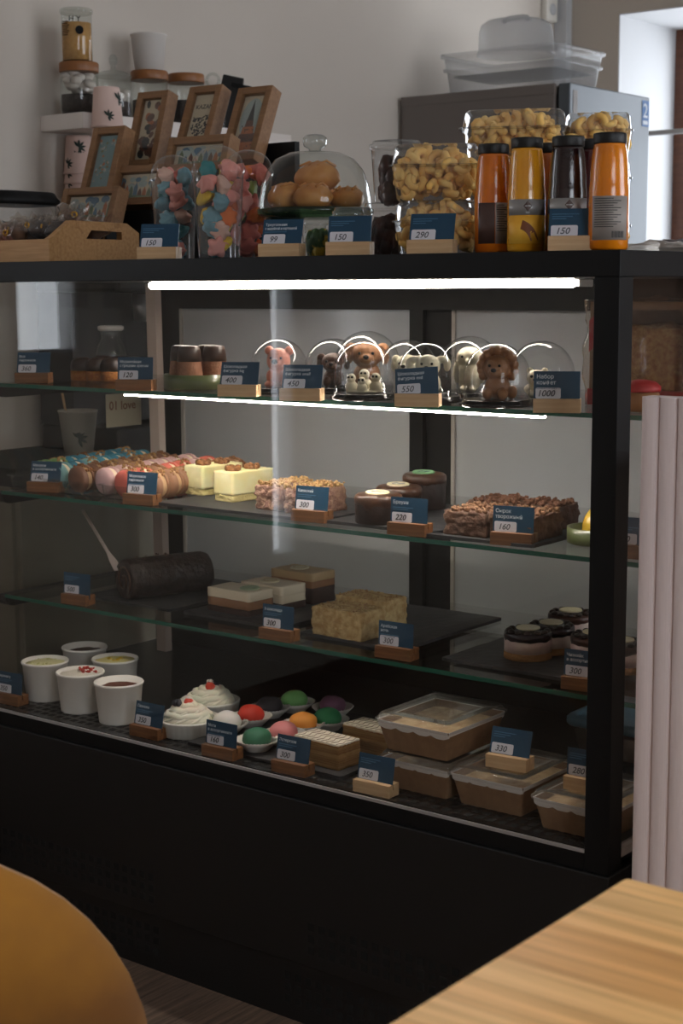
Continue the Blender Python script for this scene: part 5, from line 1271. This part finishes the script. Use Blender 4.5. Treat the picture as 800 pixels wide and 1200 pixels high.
# kraft boxes with clear lids
def kraft_box(loc, label, sx, sy, h, rz=0.0, lid=True):
    t = thing('kraft_box', label, 'food box', loc, rz, 'kraft salad boxes with clear lids')
    mb = MB(); mb.rloft([(0, sx*0.82, sy*0.84, 0.004), (h, sx*0.97, sy*0.97, 0.004), (h, sx*0.95, sy*0.95, 0.004), (0.004, sx*0.80, sy*0.82, 0.004)], smooth=False, nc=2)
    mb.build('tray', m_kraft, t)
    for s in (-1, 1):
        sc = MB(); n = 60; vs = []; fs = []
        for i in range(n+1):
            u = i/n; x = -sx*0.475+sx*0.95*u; dz = 0.010+0.005*abs(math.sin(u*PI*4))
            vs += [(x, s*sy*0.489, h+0.001), (x, s*(sy*0.489-0.0045*dz/0.015), h+0.001-dz), (x, s*(sy*0.489+0.0006), h+0.001), (x, s*(sy*0.489+0.0006-0.0045*dz/0.015), h+0.001-dz)]
        for i in range(n):
            a = 4*i; fs += [(a, a+1, a+5, a+4), (a+2, a+6, a+7, a+3), (a+1, a+3, a+7, a+5), (a, a+4, a+6, a+2)]
        sc.add(vs, fs); sc.build('scalloped_flap', m_paper, t)
        sc = MB(); vs = []; fs = []
        for i in range(n+1):
            u = i/n; y = -sy*0.475+sy*0.95*u; dz = 0.010+0.005*abs(math.sin(u*PI*4))
            vs += [(s*sx*0.489, y, h+0.001), (s*(sx*0.489-0.005*dz/0.015), y, h+0.001-dz), (s*(sx*0.489+0.0006), y, h+0.001), (s*(sx*0.489+0.0006-0.005*dz/0.015), y, h+0.001-dz)]
        for i in range(n):
            a = 4*i; fs += [(a, a+1, a+5, a+4), (a+2, a+6, a+7, a+3), (a+1, a+3, a+7, a+5), (a, a+4, a+6, a+2)]
        sc.add(vs, fs); sc.build('scalloped_flap', m_paper, t)
    fl = MB().rloft([(h*0.55, sx*0.86, sy*0.86, 0.004), (h*0.8, sx*0.88, sy*0.88, 0.01)], smooth=True).build('salad', flat('pale salad', (206, 178, 134), 0.8, col2=(176, 140, 96), nscale=60, bump=0.8, bscale=90), t)
    MB().rloft([(h-0.002, sx*1.04, sy*1.04, 0.012), (h+0.004, sx*1.05, sy*1.05, 0.012), (h+0.005, sx*1.0, sy*1.0, 0.010), (h+0.011, sx*0.97, sy*0.97, 0.010), (h+0.013, sx*0.93, sy*0.93, 0.008), (h+0.0105, sx*0.90, sy*0.90, 0.008), (h+0.0105, sx*0.5, sy*0.5, 0.005)], capb=False, nc=4).build('clear_lid', m_lid, t)
    return t
m_lid = clear('clear lid', (250, 250, 250), 1.5, 0.05, 2.0, haze=0.07, hazecol=(226, 220, 210))
k1 = (-0.333, 0.073, 0.430)
BX, BY, BH = 0.138, 0.165, 0.050
cxx, cyy = k1[0]-BX*0.41, k1[1]+BY*0.42
kraft_box((cxx, cyy, D), 'lower kraft box of the stack of two', BX, BY, BH)
kraft_box((cxx-0.004, cyy+0.004, D+BH+0.0135), 'upper kraft box with clear lid on the stack of two', BX*1.06, BY*1.05, BH)
k2 = (-0.195, 0.073, 0.430)
c2 = (k2[0]-BX*0.40, k2[1]+BY*0.42)
kraft_box((c2[0], c2[1], D), 'kraft box carrying the card priced 330', BX, BY, BH)
k3 = (-0.151, 0.052, 0.430)
c3 = (-0.087, k3[1]+BY*0.42)
kraft_box((c3[0], c3[1], D), 'kraft box carrying the card priced 280 by the corner post', BX*0.98, BY, BH-0.002)
price_tag((c2[0]+0.016, c2[1]-0.05, D+BH+0.0135), 0.10, 'navy card priced 330 standing on a kraft box lid', [], '330', True, 0.28, 3)
price_tag((c3[0]+0.006, c3[1]-0.05, D+BH+0.0115), 0.06, 'navy card priced 280 standing on the corner kraft box lid', [], '280', True, 0.05, 3)
m_bluelid = mat('dusty blue plastic', (96, 138, 158), 0.45)
bl = (-0.315, 0.413, 0.430)
t = thing('lidded_tub', 'clear food tub with a blue lid at the right rear', 'tub', (-0.185, 0.485, D), 0.0)
MB().rloft([(0, 0.20, 0.15, 0.02), (0.004, 0.205, 0.155, 0.02), (0.062, 0.225, 0.172, 0.022)], capt=False).build('tub', clear('cloudy tub', (236, 234, 230), 1.45, 0.1, 1.0, haze=0.25, hazecol=(170, 160, 150)), t)
MB().rloft([(0.004, 0.18, 0.13, 0.02), (0.045, 0.19, 0.14, 0.02)]).build('contents', flat('beige contents', (170, 140, 112), 0.8), t)
MB().rloft([(0.058, 0.238, 0.184, 0.024), (0.062, 0.244, 0.190, 0.026), (0.070, 0.244, 0.190, 0.026), (0.075, 0.236, 0.182, 0.024), (0.075, 0.215, 0.162, 0.02), (0.071, 0.208, 0.155, 0.02)]).build('lid', m_bluelid, t)

# ---------------------------------------------------------------- fluted counter, table, chair
m_flute = mat('pale lilac fluted panel', (224, 208, 206), 0.6)
t = thing('fluted_counter', 'pale fluted service counter beside the display case', 'counter', (0.0615, -0.045, 0))
CWd, CH = 1.0, 1.103
prof = []; nF = 40; per = 0.0265
for k in range(nF):
    for q in range(8):
        u = q/8; x = (k+u)*per
        y = -0.0085*math.sin(PI*u)**0.55 if u > 0 else 0.0
        prof.append((x, y))
prof.append((nF*per, 0))
poly = prof+[(nF*per, 0.03), (0, 0.03)]
fb = MB(); fb.prism(poly[::-1], CH-0.0)
o = fb.build('fluted_front', m_flute, t)
MB().bx(0.0, 1.04, 0.031, 0.55, 0.02, 1.02).build('body', m_flute, t)
# butcher block table
m_block = mat('laminated ash', (206, 162, 106), 0.45)
nt = m_block.node_tree; bs = nt.nodes['Principled BSDF']
tc = nt.nodes.new('ShaderNodeTexCoord'); br = nt.nodes.new('ShaderNodeTexBrick')
br.offset = 0.37; br.inputs['Scale'].default_value = 1.0; br.inputs['Brick Width'].default_value = 0.42; br.inputs['Row Height'].default_value = 0.042; br.inputs['Mortar Size'].default_value = 0.0003
br.inputs['Color1'].default_value = lin((246, 204, 140)); br.inputs['Color2'].default_value = lin((228, 174, 106)); br.inputs['Mortar'].default_value = lin((180, 132, 80))
nt.links.new(tc.outputs['Object'], br.inputs['Vector'])
mp = nt.nodes.new('ShaderNodeMapping'); mp.inputs['Scale'].default_value = (2.2, 40, 1); nt.links.new(tc.outputs['Object'], mp.inputs['Vector'])
nz_ = nt.nodes.new('ShaderNodeTexNoise'); nz_.inputs['Scale'].default_value = 1.5; nz_.inputs['Detail'].default_value = 6; nt.links.new(mp.outputs['Vector'], nz_.inputs['Vector'])
cr = nt.nodes.new('ShaderNodeValToRGB'); cr.color_ramp.elements[0].position = 0.35; cr.color_ramp.elements[0].color = (0.72, 0.66, 0.58, 1); cr.color_ramp.elements[1].position = 0.62; cr.color_ramp.elements[1].color = (1.05, 1.05, 1.05, 1)
nt.links.new(nz_.outputs['Fac'], cr.inputs['Fac'])
mx = nt.nodes.new('ShaderNodeMix'); mx.data_type = 'RGBA'; mx.blend_type = 'MULTIPLY'; mx.inputs['Factor'].default_value = 1.0
nt.links.new(br.outputs['Color'], mx.inputs['A']); nt.links.new(cr.outputs['Color'], mx.inputs['B']); nt.links.new(mx.outputs['Result'], bs.inputs['Base Color'])
tx, ty = 0.447, -0.803
t = thing('cafe_table', 'light butcher block table in the right foreground', 'table', (tx+0.37, ty-0.37, 0))
MB().rloft([(0.722, 0.74, 0.74, 0.006), (0.747, 0.74, 0.74, 0.006), (0.750, 0.736, 0.736, 0.005)], smooth=False, nc=3).build('table_top', m_block, t)
MB().lathe([(0.22, 0), (0.22, 0.008), (0.05, 0.016), (0.03, 0.03), (0.03, 0.72)], 32).build('pedestal', m_black, t)
# mustard velvet chair, its rounded back towards the table
m_velvet = mat('mustard velvet', (164, 110, 5), 0.75, col2=(120, 74, 3), nscale=5.0, sheen=0.15)
ch = (-0.165, -1.165)
to_cam = math.atan2(-1.97-ch[1], 1.056-ch[0])
t = thing('velvet_chair', 'mustard velvet chair with a rounded back in the left foreground', 'chair', (ch[0], ch[1], 0), to_cam+PI/2)
# local -Y faces the camera side: outer face of the back
def back_shell():
    mb = MB(); nr, na = 9, 48; rings = []
    W2, H0, H1 = 0.30, 0.40, 0.775
    def pt(u, v, side):
        # u angle around, v 0 centre..1 rim
        z = 0.452+(0.285*math.sin(u) if math.sin(u) > 0 else 0.16*math.sin(u))*v; x = W2*math.cos(u)*v
        th = 0.036*(1-v**5)**0.5+0.004
        y = 0.55*x*x+0.10*(z-0.47)*0.9
        return (x, y+side*th, z)
    seq = [(k/nr, -1) for k in range(1, nr+1)]+[(k/nr, 1) for k in range(nr, 0, -1)]
    for v, s in seq: rings.append([pt(2*PI*i/na, v if v < 1 else 0.999+0.001*(s > 0), s) for i in range(na)])
    mb.loft(rings)
    return mb
back_shell().build('backrest', m_velvet, t)
MB().rloft([(0.38, 0.46, 0.44, 0.14), (0.40, 0.50, 0.48, 0.17), (0.45, 0.50, 0.48, 0.17), (0.475, 0.44, 0.42, 0.15)], nc=8, X=TR((0, 0.27, 0))).build('seat', m_velvet, t)
for sx in (-1, 1):
    for dy in (0.1, 0.42):
        MB().tube([(sx*0.16, 0.27+(dy-0.26)*0.8, 0.39), (sx*0.22, 0.27+(dy-0.26)*1.35, 0.0)], [0.014, 0.010], 12).build('leg', m_black, t)
# unseen brown cupboard, added to give the side glass a brown reflection
t = thing('reflection_cupboard', 'unseen tall brown cupboard added for the side glass reflection', 'cupboard', (1.55, YB-0.42, 0))
m_cup2 = wood('brown veneer', (150, 112, 86), (128, 92, 70), 0.5, scale=(30, 30, 2))
MB().bx(-0.9, 0.9, 0, 0.418, 0.02, 2.1).build('body', m_cup2, t)
for k in range(3):
    d = MB().bx(-0.895+k*0.6, -0.305+k*0.6, -0.018, -0.001, 0.05, 2.08).build('door', m_cup2, t, bevel=0.003)
    MB().bx(-0.35+k*0.6, -0.335+k*0.6, -0.034, -0.018, 1.0, 1.25).build('handle', m_black, d)

# lamp added out of view to brighten the foreground table
t = thing('added_lamp', 'unseen black cone lamp added to brighten the foreground table', 'lamp', (0.85, -1.15, 2.05))
MB().lathe([(0.125, -0.02), (0.127, -0.016), (0.05, 0.16), (0.03, 0.19), (0.03, 0.21)], 40, capb=False).build('lamp_shade', m_black, t)
MB().ball((0, 0, 0.12), 0.032, 16, 12).build('bulb', mat('added lamp bulb', (255, 226, 180), 0.5, emit=420.0), t)
MB().tube([(0, 0, 0.2), (0, 0, 0.95)], 0.004, 8).build('cord', m_black, t)
# ---------------------------------------------------------------- light and camera
w = bpy.data.worlds.new('sky'); bpy.context.scene.world = w; w.use_nodes = True
bg = w.node_tree.nodes['Background']; bg.inputs['Color'].default_value = (0.95, 0.97, 1.0, 1); bg.inputs['Strength'].default_value = SKY
def portal(name, loc, sx, sy, rot):
    l = bpy.data.lights.new(name, 'AREA'); l.shape = 'RECTANGLE'; l.size = sx; l.size_y = sy; l.cycles.is_portal = True
    o = bpy.data.objects.new(name, l); C.objects.link(o); o.location = loc; o.rotation_euler = rot
    return o
def portal_for(name, axis, pos, u0, u1, z0, z1, inward):
    c = (u0+u1)/2, (z0+z1)/2
    if axis == 'x':
        o = portal(name, (pos, c[0], c[1]), 1, 1, (0, 0, 0)); d = Vector((inward, 0, 0)); 
    else:
        o = portal(name, (c[0], pos, c[1]), 1, 1, (0, 0, 0)); d = Vector((0, inward, 0))
    o.rotation_euler = d.to_track_quat('-Z', 'Z').to_euler()
    o.data.size = u1-u0; o.data.size_y = z1-z0
    return o
portal_for('window_light', 'y', YB+0.53, *WB, -1)
portal_for('window_light', 'x', XR+0.26, *WR, -1)
portal_for('window_light', 'x', XR+0.26, *WR2, -1)
portal_for('window_light', 'x', XL-0.26, *WL, 1)
portal_for('window_light', 'x', XL-0.26, *WS, 1)

cam = bpy.data.cameras.new('camera'); co = bpy.data.objects.new('camera', cam); C.objects.link(co)
yaw, pitch, roll = 0.66475, 0.14106, -0.00465
d = Vector((-math.sin(yaw)*math.cos(pitch), math.cos(yaw)*math.cos(pitch), -math.sin(pitch)))
r = Vector((math.cos(yaw), math.sin(yaw), 0)); u = r.cross(d)
r2 = math.cos(roll)*r+math.sin(roll)*u; u2 = -math.sin(roll)*r+math.cos(roll)*u
M = Matrix((r2, u2, -d)).transposed().to_4x4(); M.translation = Vector((1.05574, -1.97084, 1.25017))
co.matrix_world = M
cam.sensor_fit = 'VERTICAL'; cam.sensor_height = 36.0; cam.lens = 1853.76*36.0/1200.0
cam.clip_start = 0.05; cam.clip_end = 60
cam.dof.use_dof = True; cam.dof.focus_distance = 2.55; cam.dof.aperture_fstop = 9.0
sc = bpy.context.scene; sc.camera = co
sc.view_settings.view_transform = 'Standard'; sc.view_settings.look = 'None'; sc.view_settings.gamma = 1.0; sc.view_settings.use_curve_mapping = False
sc.view_settings.exposure = EXPOSURE
sc.cycles.use_denoising = True
sc.cycles.max_bounces = 12; sc.cycles.transparent_max_bounces = 40; sc.cycles.diffuse_bounces = 5; sc.cycles.glossy_bounces = 5; sc.cycles.transmission_bounces = 8
sc.cycles.sample_clamp_indirect = 4.0; sc.cycles.blur_glossy = 0.5; sc.cycles.caustics_reflective = False; sc.cycles.caustics_refractive = False
